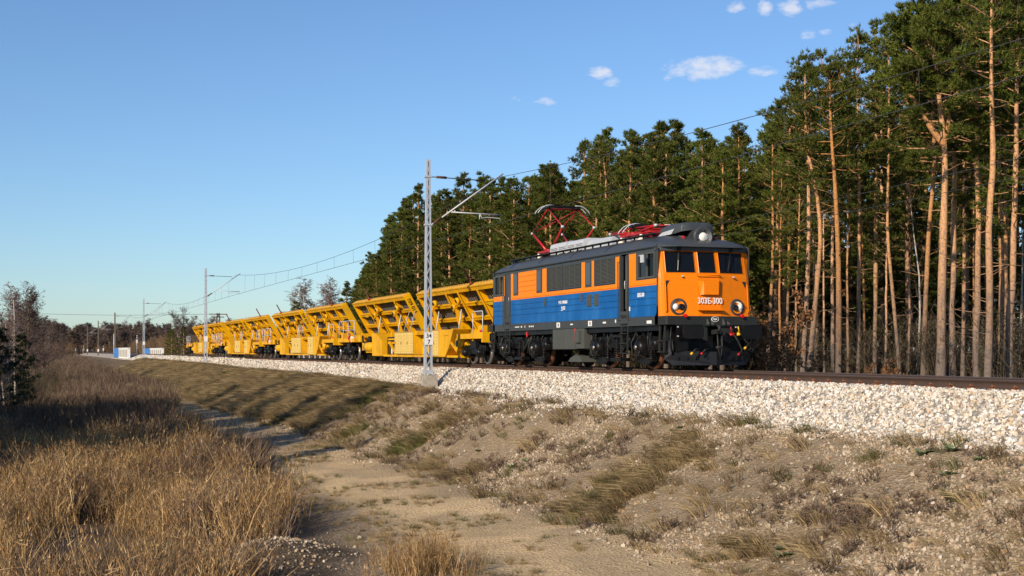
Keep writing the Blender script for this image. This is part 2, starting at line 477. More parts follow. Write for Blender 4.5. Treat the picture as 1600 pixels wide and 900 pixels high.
def ground(X, Y):
    X = np.asarray(X, float); Y = np.asarray(Y, float)
    w = (fbm(X, Y, 9, 3, 3) - 0.5) * 1.6 * sstep(13.0, 9.5, X)
    z = np.interp(X + w, PX, PZ)
    far = sstep(170, 330, Y) * sstep(13.4, 11, X)
    z = z * (1 - far) + np.maximum(z, -1.25) * far
    bed = sstep(12.6, 13.4, X) * sstep(22.3, 21.4, X)
    amp = (1 - bed) * sstep(600, 200, np.abs(Y))
    z = z + amp * ((fbm(X, Y, 3.2, 11) - 0.5) * 0.26 + (fbm(X, Y, 0.8, 23, 3) - 0.5) * 0.06)
    slope = sstep(9.0, 10.2, X) * sstep(13.2, 12.4, X)
    z = z + slope * (fbm(X * 0.4, Y, 1.6, 41, 3) - 0.5) * 0.16          # erosion gullies
    # the bank the photographer stands on
    r = np.hypot(X - 0.0, Y + 2.0)
    z = z + (-1.1 - z) * sstep(9.5, 3.0, r)
    # low heap of gravel in the hollow
    z = z + 0.42 * np.exp(-(((X - 3.6) / 0.95)**2 + ((Y - 21.6) / 1.5)**2))
    return z
def gz(x, y): return float(ground(x, y))

def sand_mask(X, Y):
    wob = (fbm(X, Y, 6, 61, 3) - 0.5) * 2.2
    return sstep(5.8, 6.8, X + wob) * sstep(9.4, 8.3, X + wob) * (sstep(46, 36, Y) + 0.35 * sstep(70, 46, Y) * sstep(.45, .6, fbm(X, Y, 3, 66, 3))).clip(0, 1) * (0.55 + 0.45 * sstep(.38, .55, fbm(X, Y, 1.6, 67, 3)))
def grass_mask(X, Y):
    n = fbm(X * 1.3, Y, 3.0, 71, 4)
    return np.clip((n - 0.62 + 0.30 * sstep(36, 60, Y)) * 6, 0, 1) * sstep(9.0, 9.8, X) * sstep(13.7, 13.2, X)

xs = np.concatenate([-np.geomspace(60, 3000, 16)[::-1], np.arange(-58, -16, 2.0), np.arange(-16, 3, 0.4), np.arange(3, 14, 0.17), np.arange(14, 24, 0.5), np.arange(24, 64, 1.6), np.geomspace(66, 3000, 16)])
ys = np.concatenate([-np.geomspace(30, 1500, 8)[::-1], np.arange(-28, 8, 2.0), np.arange(8, 11, 0.5), np.arange(11, 56, 0.19), np.arange(56, 150, 0.7), np.arange(150, 420, 4.0), np.geomspace(424, 6000, 22)])
GX, GY = np.meshgrid(xs, ys)
GZ = ground(GX, GY)
nv = GX.size; nx = len(xs); ny = len(ys)
idx = np.arange(nv).reshape(ny, nx)
quads = np.stack([idx[:-1,:-1], idx[:-1,1:], idx[1:,1:], idx[1:,:-1]], -1).reshape(-1, 4)
def ground_mat():
    m, N, L, b = mat_new('soil')
    def at(n):
        a = N.new('ShaderNodeAttribute'); a.attribute_name = n; return a.outputs['Fac']
    v = N.new('ShaderNodeTexVoronoi'); v.inputs['Scale'].default_value = 17
    tc = N.new('ShaderNodeTexCoord'); L.new(tc.outputs['Object'], v.inputs['Vector'])
    sep = N.new('ShaderNodeSeparateColor'); L.new(v.outputs['Color'], sep.inputs[0])
    n1 = noise(N, L, 0.5, 6, 0.65); n2 = noise(N, L, 6, 6, 0.7); n3 = noise(N, L, 38, 4, 0.7)
    gravel = ramp(N, L, sep.outputs[0], [(0.0, (0.22, 0.16, 0.10)), (0.35, (0.36, 0.275, 0.175)), (0.7, (0.46, 0.36, 0.24)), (0.9, (0.38, 0.24, 0.12)), (1.0, (0.60, 0.52, 0.40))])
    soil = ramp(N, L, n2, [(0.3, (0.19, 0.134, 0.074)), (0.7, (0.355, 0.26, 0.148))])
    base = mixc(N, L, maprange(N, L, n3, 0.35, 0.6, 0, 1), soil, gravel)
    sand = ramp(N, L, n2, [(0.25, (0.58, 0.41, 0.215)), (0.75, (0.82, 0.60, 0.33))])
    sand = mixc(N, L, maprange(N, L, n3, 0.55, 0.75, 0, 0.6), sand, (0.24, 0.18, 0.11))
    c = mixc(N, L, at('sand'), base, sand)
    litter = ramp(N, L, n2, [(0.3, (0.05, 0.035, 0.022)), (0.7, (0.15, 0.10, 0.058))])
    c = mixc(N, L, at('litter'), c, litter)
    straw = ramp(N, L, n2, [(0.34, (0.11, 0.085, 0.042)), (0.52, (0.29, 0.22, 0.11)), (0.7, (0.46, 0.355, 0.19))])
    c = mixc(N, L, mixc(N, L, 0.85, (0, 0, 0), at('grass')), c, straw)
    h = N.new('ShaderNodeHueSaturation'); L.new(c, h.inputs['Color']); L.new(maprange(N, L, n1, 0.3, 0.7, 0.82, 1.15), h.inputs['Value'])
    L.new(h.outputs[0], b.inputs['Base Color'])
    b.inputs['Roughness'].default_value = 0.95; b.inputs['Specular IOR Level'].default_value = 0.2
    ad = N.new('ShaderNodeMath'); ad.operation = 'ADD'
    L.new(v.outputs['Distance'], ad.inputs[0]); L.new(n3, ad.inputs[1])
    bump(N, L, b, ad.outputs[0], 0.8, 0.05)
    return m
M['soil'] = ground_mat()
me = np_mesh('ground', np.stack([GX.ravel(), GY.ravel(), GZ.ravel()], -1), quads, M['soil'], True)
fx, fy = GX.ravel(), GY.ravel()
for nm, vals in (('sand', sand_mask(fx, fy)), ('grass', np.maximum(grass_mask(fx, fy), 0.8 * sstep(52, 75, fy) * sstep(5, 8, fx) * sstep(13.6, 13.0, fx)) * (1 - 0.9 * sstep(110, 150, fy))),
                 ('litter', np.maximum(sstep(5.6, 4.6, fx + (fbm(fx, fy, 4, 91, 3) - 0.5) * 3) * (0.75 + 0.25 * vnoise(fx, fy, 2, 5)), np.maximum(sstep(22, 23.5, fx), 0.85 * sstep(100, 150, fy) * sstep(13.6, 13.0, fx))))):
    a = me.attributes.new(nm, 'FLOAT', 'POINT'); a.data.foreach_set('value', vals.astype(np.float32))
tag(link('ground', me), kind='structure')

# ------------------------------------------------------------------ track alignment: straight, then bending away to the right
def align(s):
    """centre-line point and heading for chainage s"""
    S0, RAD = 470.0, 620.0
    if s <= S0: return XC, s, 0.0
    a = (s - S0) / RAD
    return XC + RAD * (1 - math.cos(a)), S0 + RAD * math.sin(a), a
CH = list(np.concatenate([np.arange(-30, 470, 10.0), np.arange(470, 860, 12.0)]))
def sweep(prof, smooth=False, chain=CH, jitter=None):
    rows = []
    for s in chain:
        x, y, a = align(s)
        c, sn = math.cos(a), math.sin(a)
        rows.append([(x + p * c, y - p * sn, z) for p, z in prof])
    return MB().grid(rows, smooth)
def ballast_mat():
    m, N, L, b = mat_new('ballast')
    tc = N.new('ShaderNodeTexCoord')
    v = N.new('ShaderNodeTexVoronoi'); v.inputs['Scale'].default_value = 11; L.new(tc.outputs['Object'], v.inputs['Vector'])
    sep = N.new('ShaderNodeSeparateColor'); L.new(v.outputs['Color'], sep.inputs[0])
    c = ramp(N, L, sep.outputs[0], [(0, (0.20, 0.18, 0.15)), (0.25, (0.42, 0.38, 0.32)), (0.55, (0.58, 0.53, 0.45)), (0.8, (0.44, 0.33, 0.20)), (1, (0.50, 0.46, 0.39))])
    c = mixc(N, L, maprange(N, L, v.outputs['Distance'], 0.25, 0.6, 0, 0.55), c, (0.18, 0.15, 0.12))
    L.new(c, b.inputs['Base Color']); b.inputs['Roughness'].default_value = 0.9
    bump(N, L, b, v.outputs['Distance'], 1.0, 0.05).__class__ if False else None
    n = N.new('ShaderNodeBump'); n.invert = True; n.inputs['Strength'].default_value = 0.9; n.inputs['Distance'].default_value = 0.05
    L.new(v.outputs['Distance'], n.inputs['Height']); L.new(n.outputs[0], b.inputs['Normal'])
    return m
M['ballast'] = ballast_mat()
def toe(y):                    # the near toe of the ballast wanders, and is cut back round the nearest mast
    y = np.asarray(y, float)
    return 3.55 + (fbm(y * 0 + 2.0, y, 4.5, 301, 3) - 0.5) * 0.9 - 1.05 * np.exp(-((y - 50.2) / 1.9)**4)
def bed_z(p, y):
    t = toe(y); p = np.asarray(p, float)
    z = -0.24 - (0.90 - 0.24) * np.clip((-p - 1.75) / (t - 1.75), 0, 1.4)
    return np.where(p > -1.75, np.where(p > -1.35, -0.215, -0.24 + (p + 1.75) / 0.4 * 0.025), z)
rows = []
for s in sorted(set(list(np.arange(8, 90, 0.5)) + list(np.arange(-30, 8, 6.0)) + list(np.arange(90, 200, 4.0)) + [c for c in CH if c >= 200])):
    x, y, a = align(s); c, sn = math.cos(a), math.sin(a); t = float(toe(s))
    pr_ = [(-t - 0.8, -0.90 - 0.45), (-t, -0.90), (-(t + 1.75) / 2, float(bed_z(-(t + 1.75) / 2, s))), (-1.75, -0.24), (-1.35, -0.215), (1.35, -0.215), (1.75, -0.24), (3.6, -0.86), (4.4, -1.15)]
    rows.append([(x + q * c, y - q * sn, z) for q, z in pr_])
bed = MB().grid(rows, False).build('ballast_bed', M['ballast']); tag(bed, kind='structure')
# rails: foot, web, head (60 kg profile), the head's running band worn bright
trk = empty('railway_track', (XC, 0, 0), 'single railway track on white stone ballast running under the train', 'railway track')
def rail_rows(off):
    pr = [(-0.075,-0.172), (-0.075,-0.160), (-0.012,-0.142), (-0.010,-0.052), (-0.036,-0.040), (-0.036,-0.006), (-0.026,0.0), (0.026,0.0), (0.036,-0.006), (0.036,-0.040), (0.010,-0.052), (0.012,-0.142), (0.075,-0.160), (0.075,-0.172)]
    mb = MB(); rows = []
    for s in CH:
        x, y, a = align(s); c, sn = math.cos(a), math.sin(a)
        rows.append([(x - XC + (p+off)*c, y - (p+off)*sn, z) for p, z in pr])
    k = 0
    mb.grid(rows)
    n = len(pr) - 1
    for i in range(len(mb.f)):
        if i % n in (6, 5, 7): mb.mi[i] = 1
    return mb
for off in (-0.7535, 0.7535):
    rail_rows(off).build('rail', [M['rail'], M['steel']], trk)
sl = MB().prism([(-1.3,-0.40), (1.3,-0.40), (1.3,-0.20), (0.95,-0.185), (0.5,-0.185), (0.35,-0.215), (-0.35,-0.215), (-0.5,-0.185), (-0.95,-0.185), (-1.3,-0.20)], 'y', -0.13, 0.13).mesh('sleeper', M['sleeper'])
clip = MB()
for k in range(280):
    y = 16 + 0.6 * k
    if k < 240: link('sleeper', sl, trk, (0, y, 0))
    for off in (-0.7535, 0.7535):
        for sd_ in (-1, 1):
            x = off + sd_ * 0.115
            clip.box(x-0.05, x+0.05, y-0.075, y+0.075, -0.187, -0.150)
            clip.tube([(x - sd_*0.045, y-0.06, -0.145), (x - sd_*0.01, y-0.03, -0.115), (x + sd_*0.035, y, -0.125), (x - sd_*0.01, y+0.03, -0.115), (x - sd_*0.045, y+0.06, -0.145)], 0.011, 4)
            clip.cyl((x+sd_*0.005, y, -0.15), (x+sd_*0.005, y, -0.09), 0.017, n=6)
tag(clip.build('rail_clips', M['rust_clip'], trk), kind='stuff')

# ------------------------------------------------------------------ scatter (geometry nodes) for what nobody could count
def var_coll(name, objs):
    c = bpy.data.collections.new(name)
    for o in objs: c.objects.link(o)
    return c
def scatter(name, pts, rot, scl, idx, meshes, label_kind='stuff'):
    objs = [bpy.data.objects.new(f'{name}_{i:02d}', m) for i, m in enumerate(meshes)]
    coll = var_coll(name + '_kinds', objs)
    me = bpy.data.meshes.new(name)
    pts = np.asarray(pts, np.float32); n = len(pts)
    me.vertices.add(n); me.vertices.foreach_set('co', pts.ravel())
    a = me.attributes.new('rot', 'FLOAT_VECTOR', 'POINT'); a.data.foreach_set('vector', np.asarray(rot, np.float32).ravel())
    a = me.attributes.new('scl', 'FLOAT_VECTOR', 'POINT')
    scl = np.asarray(scl, np.float32)
    if scl.ndim == 1: scl = np.repeat(scl[:, None], 3, 1)
    a.data.foreach_set('vector', scl.ravel())
    a = me.attributes.new('idx', 'INT', 'POINT'); a.data.foreach_set('value', np.asarray(idx, np.int32))
    o = link(name, me)
    ng = bpy.data.node_groups.new(name, 'GeometryNodeTree')
    ng.interface.new_socket('Geometry', in_out='INPUT', socket_type='NodeSocketGeometry')
    ng.interface.new_socket('Geometry', in_out='OUTPUT', socket_type='NodeSocketGeometry')
    gi = ng.nodes.new('NodeGroupInput'); go = ng.nodes.new('NodeGroupOutput')
    ip = ng.nodes.new('GeometryNodeInstanceOnPoints'); ci = ng.nodes.new('GeometryNodeCollectionInfo')
    ci.inputs['Collection'].default_value = coll
    ci.inputs['Separate Children'].default_value = True; ci.inputs['Reset Children'].default_value = True
    def na(nm, t):
        q = ng.nodes.new('GeometryNodeInputNamedAttribute'); q.data_type = t; q.inputs['Name'].default_value = nm
        return q.outputs['Attribute']
    ip.inputs['Pick Instance'].default_value = True
    ng.links.new(gi.outputs[0], ip.inputs['Points'])
    ng.links.new(ci.outputs[0], ip.inputs['Instance'])
    ng.links.new(na('idx', 'INT'), ip.inputs['Instance Index'])
    e2r = ng.nodes.new('FunctionNodeEulerToRotation')
    ng.links.new(na('rot', 'FLOAT_VECTOR'), e2r.inputs[0]); ng.links.new(e2r.outputs[0], ip.inputs['Rotation'])
    ng.links.new(na('scl', 'FLOAT_VECTOR'), ip.inputs['Scale'])
    ng.links.new(ip.outputs[0], go.inputs[0])
    md = o.modifiers.new('scatter', 'NODES'); md.node_group = ng
    return tag(o, kind=label_kind)
import bmesh
def rock(seed, mat, n=14, sq=(1, .85, .7)):
    r = np.random.default_rng(seed)
    p = r.normal(size=(n, 3)); p /= np.linalg.norm(p, axis=1)[:, None]
    p *= np.array(sq) * r.uniform(0.8, 1.1, (n, 1))
    bm = bmesh.new()
    for q in p: bm.verts.new(q)
    bmesh.ops.convex_hull(bm, input=bm.verts[:])
    me = bpy.data.meshes.new('stone'); bm.to_mesh(me); bm.free()
    me.materials.append(mat)
    return me
def poisson_like(n, x0, x1, y0, y1):
    return rng.uniform(x0, x1, n), rng.uniform(y0, y1, n)
# ballast stones
P, S = [], []
for y0, y1, dens_, r in ((13, 38, 310, 0.043), (38, 62, 165, 0.049), (62, 110, 64, 0.066), (110, 230, 18, 0.11)):
    n = int(dens_ * (y1 - y0) * 2.95)
    x, y = poisson_like(n, -4.0, -0.86, y0, y1)
    keep = ~((np.abs((y - 16 + 0.13) % 0.6) < 0.26) & (x > -1.32) & (rng.random(n) < 0.8))
    keep &= (x > -toe(y) - 0.10) & ~((np.abs(x - (-2.9)) < 0.33) & (np.abs(y - 50.6) < 0.36))
    x, y = x[keep], y[keep]
    z = bed_z(x, y) + rng.uniform(-0.2, 0.55, len(x)) * r
    P.append(np.stack([x + XC, y, z], 1)); S.append(r * rng.uniform(0.6, 1.35, len(x)))
n = 6500
y = np.linspace(11, 80, n) + rng.uniform(-.3, .3, n)
x = XC - toe(y) + 0.05 - np.abs(rng.normal(0, 0.40, n)) * (0.3 + 1.8 * vnoise(np.zeros(n), y, 5, 8))
P.append(np.stack([x, y, ground(x, y) + 0.012], 1)); S.append(rng.uniform(0.020, 0.045, n))
P = np.concatenate(P); S = np.concatenate(S)
scatter('ballast_stones', P, rng.uniform(0, 6.28, (len(P), 3)), S, rng.integers(0, 7, len(P)), [rock(i, M['stone']) for i in range(7)])
# pebbles on the eroded slope and the heap
n = 120000
x, y = 8.2 + 5.5 * rng.random(n), 11 + 51 * rng.random(n)**1.25
pr = np.clip((fbm(x * 0.6, y, 2.2, 55, 3) - 0.34) * 3.0, 0.05, 1) * sstep(8.0, 9.6, x + (fbm(x, y, 3, 57) - .5) * 2) * (1 - 0.8 * grass_mask(x, y))
k = rng.random(n) < pr; x, y = x[k], y[k]
x2 = 3.6 + rng.normal(0, 0.8, 900); y2 = 21.6 + rng.normal(0, 1.2, 900)
x, y = np.concatenate([x, x2]), np.concatenate([y, y2])
S = rng.lognormal(math.log(0.020), 0.5, len(x)).clip(0.007, 0.05)
P = np.stack([x, y, ground(x, y) + S * 0.15], 1)
scatter('slope_pebbles', P, rng.uniform(0, 6.28, (len(x), 3)), S, rng.integers(0, 5, len(x)), [rock(40 + i, M['pebble'], 11) for i in range(5)])

# ------------------------------------------------------------------ lettering
def text_obj(name, s, size, mat, parent, origin, facing, wx=1.0, bold=0.0, align_='CENTER', tilt=0.0, thick=0.002):
    """facing '-x': read from the near side of the track; '-y': read from in front"""
    cu = bpy.data.curves.new(name, 'FONT'); cu.body = s; cu.size = size; cu.offset = bold; cu.align_x = align_; cu.extrude = thick
    cu.resolution_u = 3
    t = bpy.data.objects.new(name, cu)
    me = bpy.data.meshes.new_from_object(t)
    bpy.data.objects.remove(t)
    if facing == '-x': m = Matrix(((0, 0, -1), (-1, 0, 0), (0, 1, 0)))
    else: m = Matrix(((1, 0, 0), (0, 0, -1), (0, 1, 0)))
    sc_ = Matrix.Diagonal((wx, 1, 1))
    rot = Matrix.Rotation(tilt, 3, 'X') if facing == '-y' else Matrix.Rotation(tilt, 3, 'Y')
    me.transform((Matrix.Translation(origin) @ (rot @ m @ sc_).to_4x4()))
    me.materials.clear(); me.materials.append(mat)
    return link(name, me, parent)

def wall_x(mb, x, y0, y1, z0, z1, holes=(), depth=0.06, inward=1, mi=0):
    ysx = sorted({y0, y1, *[h[0] for h in holes], *[h[1] for h in holes]})
    zsx = sorted({z0, z1, *[h[2] for h in holes], *[h[3] for h in holes]})
    for a, b in zip(ysx, ysx[1:]):
        for c, d in zip(zsx, zsx[1:]):
            ym, zm = (a+b)/2, (c+d)/2
            if any(h[0] < ym < h[1] and h[2] < zm < h[3] for h in holes): continue
            mb.poly([(x,a,c),(x,b,c),(x,b,d),(x,a,d)], mi=mi)
    xi = x + inward * depth
    for h in holes:
        a, b, c, d = h
        for p, q in (((a,c),(b,c)),((b,c),(b,d)),((b,d),(a,d)),((a,d),(a,c))):
            mb.poly([(x,*p),(x,*q),(xi,*q),(xi,*p)], mi=mi)

# ------------------------------------------------------------------ the electric locomotive
LY = 33.1
loco = empty('electric_locomotive', (XC, LY, 0), 'orange and blue electric locomotive numbered 303E-300 heading the train', 'locomotive')
HW, BL = 1.40, 14.0
Z0, ZS, ZB, ZT = 1.25, 1.47, 2.32, 3.36            # frame foot, sill, colour break, gutter
near = MB()
holes = [(1.95, 2.50, 1.66, 3.30), (0.24, 1.24, 2.58, 3.20), (12.06, 12.68, 1.66, 3.28), (12.80, 13.72, 2.58, 3.20)]
wall_x(near, -HW, 0.0, BL, Z0, ZT, holes, 0.10, 1)
wall_x(near, HW, 0.0, BL, Z0, ZT, [(0.24, 1.24, 2.58, 3.20)], 0.10, -1)
near.box(-HW, HW, 0.0, BL, Z0 - 0.02, Z0)                        # floor plate
near.box(-HW + 0.02, HW - 0.02, -0.35, BL + 0.35, ZS - 0.03, ZS)
near.build('body', M['grey'], loco)
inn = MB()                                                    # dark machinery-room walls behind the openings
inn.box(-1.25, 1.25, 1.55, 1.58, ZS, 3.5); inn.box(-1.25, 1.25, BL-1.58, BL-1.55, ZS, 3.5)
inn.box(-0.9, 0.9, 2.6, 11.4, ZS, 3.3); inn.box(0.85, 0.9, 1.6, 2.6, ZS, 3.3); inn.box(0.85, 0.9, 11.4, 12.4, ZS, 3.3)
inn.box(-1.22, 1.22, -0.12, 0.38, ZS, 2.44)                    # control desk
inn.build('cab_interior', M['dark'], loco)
for xx in (-0.75, 0.75):
    s = MB(); s.box(xx-0.24, xx+0.24, 0.62, 1.10, 2.0, 2.12); s.box(xx-0.24, xx+0.24, 1.02, 1.14, 2.1, 2.85)
    s.build('driver_seat', M['seat'], loco)

# coloured sheeting: separate pressed panels, 5 mm proud of the grey shell, with raised swage lines
def panel(name, mat, segs, ribs=(), side=-1, rib_y=None, y_cut=()):
    mb = MB()
    for (a, b, c, d) in segs:
        x0, x1 = (-HW - 0.006, -HW + 0.001) if side < 0 else (HW - 0.001, HW + 0.006)
        mb.box(x0, x1, a, b, c, d)
    for (z, a, b) in ribs:
        x = side * (HW + 0.006)
        mb.prism([(x, z - 0.018), (x, z + 0.012), (x + side*0.018, z + 0.004), (x + side*0.018, z - 0.012)], 'y', a, b)
    return mb.build(name, mat, loco)
ribz = (2.165, 1.985, 1.80)
def blue_corner(a, b):      # lower corners cut off
    return [(a, b, 1.56, ZB), (a + 0.03, b - 0.03, 1.505, 1.56), (a + 0.09, b - 0.09, 1.475, 1.505)]
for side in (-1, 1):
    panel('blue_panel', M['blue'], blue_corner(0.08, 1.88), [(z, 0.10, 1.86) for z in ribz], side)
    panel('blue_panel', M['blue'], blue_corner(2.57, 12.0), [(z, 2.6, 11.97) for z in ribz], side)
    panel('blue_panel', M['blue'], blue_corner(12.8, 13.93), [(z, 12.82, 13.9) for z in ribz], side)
    zt = 3.26
    panel('orange_panel', M['sunlit_side_orange'], [(0.08, 1.88, ZB + 0.004, 2.50), (1.42, 1.88, 2.50, 3.27)], [(2.375, 0.1, 1.86)], side)
    panel('orange_panel', M['sunlit_side_orange'], [(2.57, 2.84, 2.47, zt), (2.57, 12.0, ZB + 0.004, 2.47), (4.44, 4.62, 2.47, zt), (5.15, 5.43, 2.47, zt),
                                        (8.46, 8.86, 2.47, zt), (9.42, 11.22, 2.47, zt), (11.76, 12.0, 2.47, zt)],
          [(2.375, 2.6, 11.97)] + [(z, 9.45, 11.2) for z in (3.12, 2.94, 2.77, 2.60)], side)
    panel('orange_panel', M['sunlit_side_orange'], [(12.8, 13.93, ZB + 0.004, 2.50), (12.70, 12.77, 2.50, 3.22)], [], side)
# louvred grilles
def grille(y0, y1, side=-1):
    x = side * HW
    f = MB()
    z0, z1 = 2.50, 3.27
    for (a, b, c, d) in ((y0, y1, z0, z0+0.05), (y0, y1, z1-0.045, z1), (y0, y0+0.045, z0+0.05, z1-0.045), (y1-0.045, y1, z0+0.05, z1-0.045)):
        f.box(min(x, x+side*0.03), max(x, x+side*0.03), a, b, c, d)
    o = f.build('grille', M['grey'], loco)
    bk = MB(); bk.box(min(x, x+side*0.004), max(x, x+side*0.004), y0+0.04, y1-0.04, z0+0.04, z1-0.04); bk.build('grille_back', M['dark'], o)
    s = MB(); n = 17
    for i in range(n):
        z = z0 + 0.06 + (z1 - z0 - 0.11) * (i + 0.5) / n
        s.hexa([(x+side*0.024, y0+0.045, z-0.016), (x+side*0.024, y1-0.045, z-0.016), (x+side*0.006, y1-0.045, z+0.008), (x+side*0.006, y0+0.045, z+0.008),
                (x+side*0.027, y0+0.045, z-0.010), (x+side*0.027, y1-0.045, z-0.010), (x+side*0.009, y1-0.045, z+0.014), (x+side*0.009, y0+0.045, z+0.014)])
    for k in (1, 2):
        yy = y0 + (y1 - y0) * k / 3
        s.box(min(x, x+side*0.03), max(x, x+side*0.03), yy-0.012, yy+0.012, z0+0.05, z1-0.045)
    tag(s.build('louvre_slats', M['box_grey'], o), kind='stuff')
for side in (-1, 1):
    for a, b in ((2.90, 4.38), (5.49, 6.80), (7.02, 8.36)): grille(a, b, side)
    for a, b in ((4.66, 5.10), (8.91, 9.37), (11.27, 11.71)):
        f = MB(); x = side*HW
        f.box(min(x, x+side*0.012), max(x, x+side*0.012), a, b, 2.48, 3.27)
        o = f.build('narrow_window', M['grey'], loco)
        g = MB(); g.box(min(x, x+side*0.02), max(x, x+side*0.02), a+0.05, b-0.05, 2.55, 3.22); g.build('pane', M['gp'], o)
    for a, b, c, d in ((8.50, 8.65, 2.02, 2.25), (5.33, 5.46, 2.05, 2.28), (4.64, 4.96, 1.88, 2.24), (4.08, 4.38, 1.88, 2.24)):
        f = MB(); x = side*HW
        f.box(min(x, x+side*0.03), max(x, x+side*0.03), a, b, c, d)
        for q in range(5):
            z = c + (d-c)*(q+0.5)/5
            f.box(min(x+side*0.03, x+side*0.036), max(x+side*0.03, x+side*0.036), a+0.02, b-0.02, z-0.012, z+0.012)
        f.build('vent', M['box_grey'], loco)
# cab side windows
for side in (-1, 1):
    for (a, b) in ((0.24, 1.24), (12.80, 13.72)):
        if side > 0 and a > 5: continue
        x = side * HW
        f = MB()
        xo, xi = x + side*0.022, x - side*0.01
        A, B = min(xo, xi), max(xo, xi)
        for q in ((a-0.05, b+0.05, 2.53, 2.58), (a-0.05, b+0.05, 3.20, 3.25), (a-0.05, a, 2.58, 3.20), (b, b+0.05, 2.58, 3.20), ((a+b)/2-0.03-0.06, (a+b)/2+0.03-0.06, 2.58, 3.20)):
            f.box(A, B, *q)
        o = f.build('side_window', M['box_grey'], loco)
        for (c, d) in ((a, (a+b)/2-0.09), ((a+b)/2-0.03, b)):
            g = MB(); g.poly([(x-side*0.03, c, 2.58), (x-side*0.03, d, 2.58), (x-side*0.03, d, 3.20), (x-side*0.03, c, 3.20)])
            g.build('pane', M['darkglass'] if c > a else M['glass'], o)
# mirror arm by the near cab window
mr = MB(); mr.tube([(-1.41, 0.95, 3.14), (-1.56, 0.92, 3.16), (-1.58, 0.70, 3.16)], 0.012, 5); mr.box(-1.60, -1.57, 0.52, 0.72, 2.96, 3.17)
mr.build('rear_view_mirror', M['silver'], loco)
# doors: the front one stands ajar, the rear one is shut
d = MB(); d.box(-HW + 0.03, -HW + 0.07, 1.95, 2.16, 1.66, 3.28); d.box(-HW-0.008, -HW+0.03, 1.97, 2.14, 1.72, 3.24)
o = d.build('cab_door', M['grey'], loco)
h = MB(); h.tube([(-HW-0.01, 2.08, 2.30), (-HW-0.05, 2.08, 2.30), (-HW-0.05, 2.08, 2.52), (-HW-0.01, 2.08, 2.52)], 0.012, 5); h.build('handle', M['silver'], o)
d = MB(); d.box(-HW + 0.02, -HW + 0.06, 12.06, 12.68, 1.66, 3.28); d.box(-HW+0.005, -HW+0.021, 12.14, 12.60, 1.75, 2.35)
o = d.build('cab_door', M['grey'], loco)
g = MB(); g.box(-HW+0.012, -HW+0.019, 12.2, 12.5, 2.55, 3.15); g.build('pane', M['darkglass'], o)
h = MB(); h.tube([(-HW+0.015, 12.15, 2.3), (-HW-0.03, 12.15, 2.3), (-HW-0.03, 12.15, 2.42), (-HW+0.015, 12.15, 2.42)], 0.014, 5); h.build('handle', M['silver'], o)
for y in (1.90, 2.55, 12.02, 12.74):        # grab rails by the doors
    h = MB(); h.tube([(-HW-0.01, y, 1.40), (-HW-0.06, y, 1.40), (-HW-0.06, y, 3.1), (-HW-0.01, y, 3.1)], 0.014, 6); h.build('grab_rail', M['box_grey'], loco)

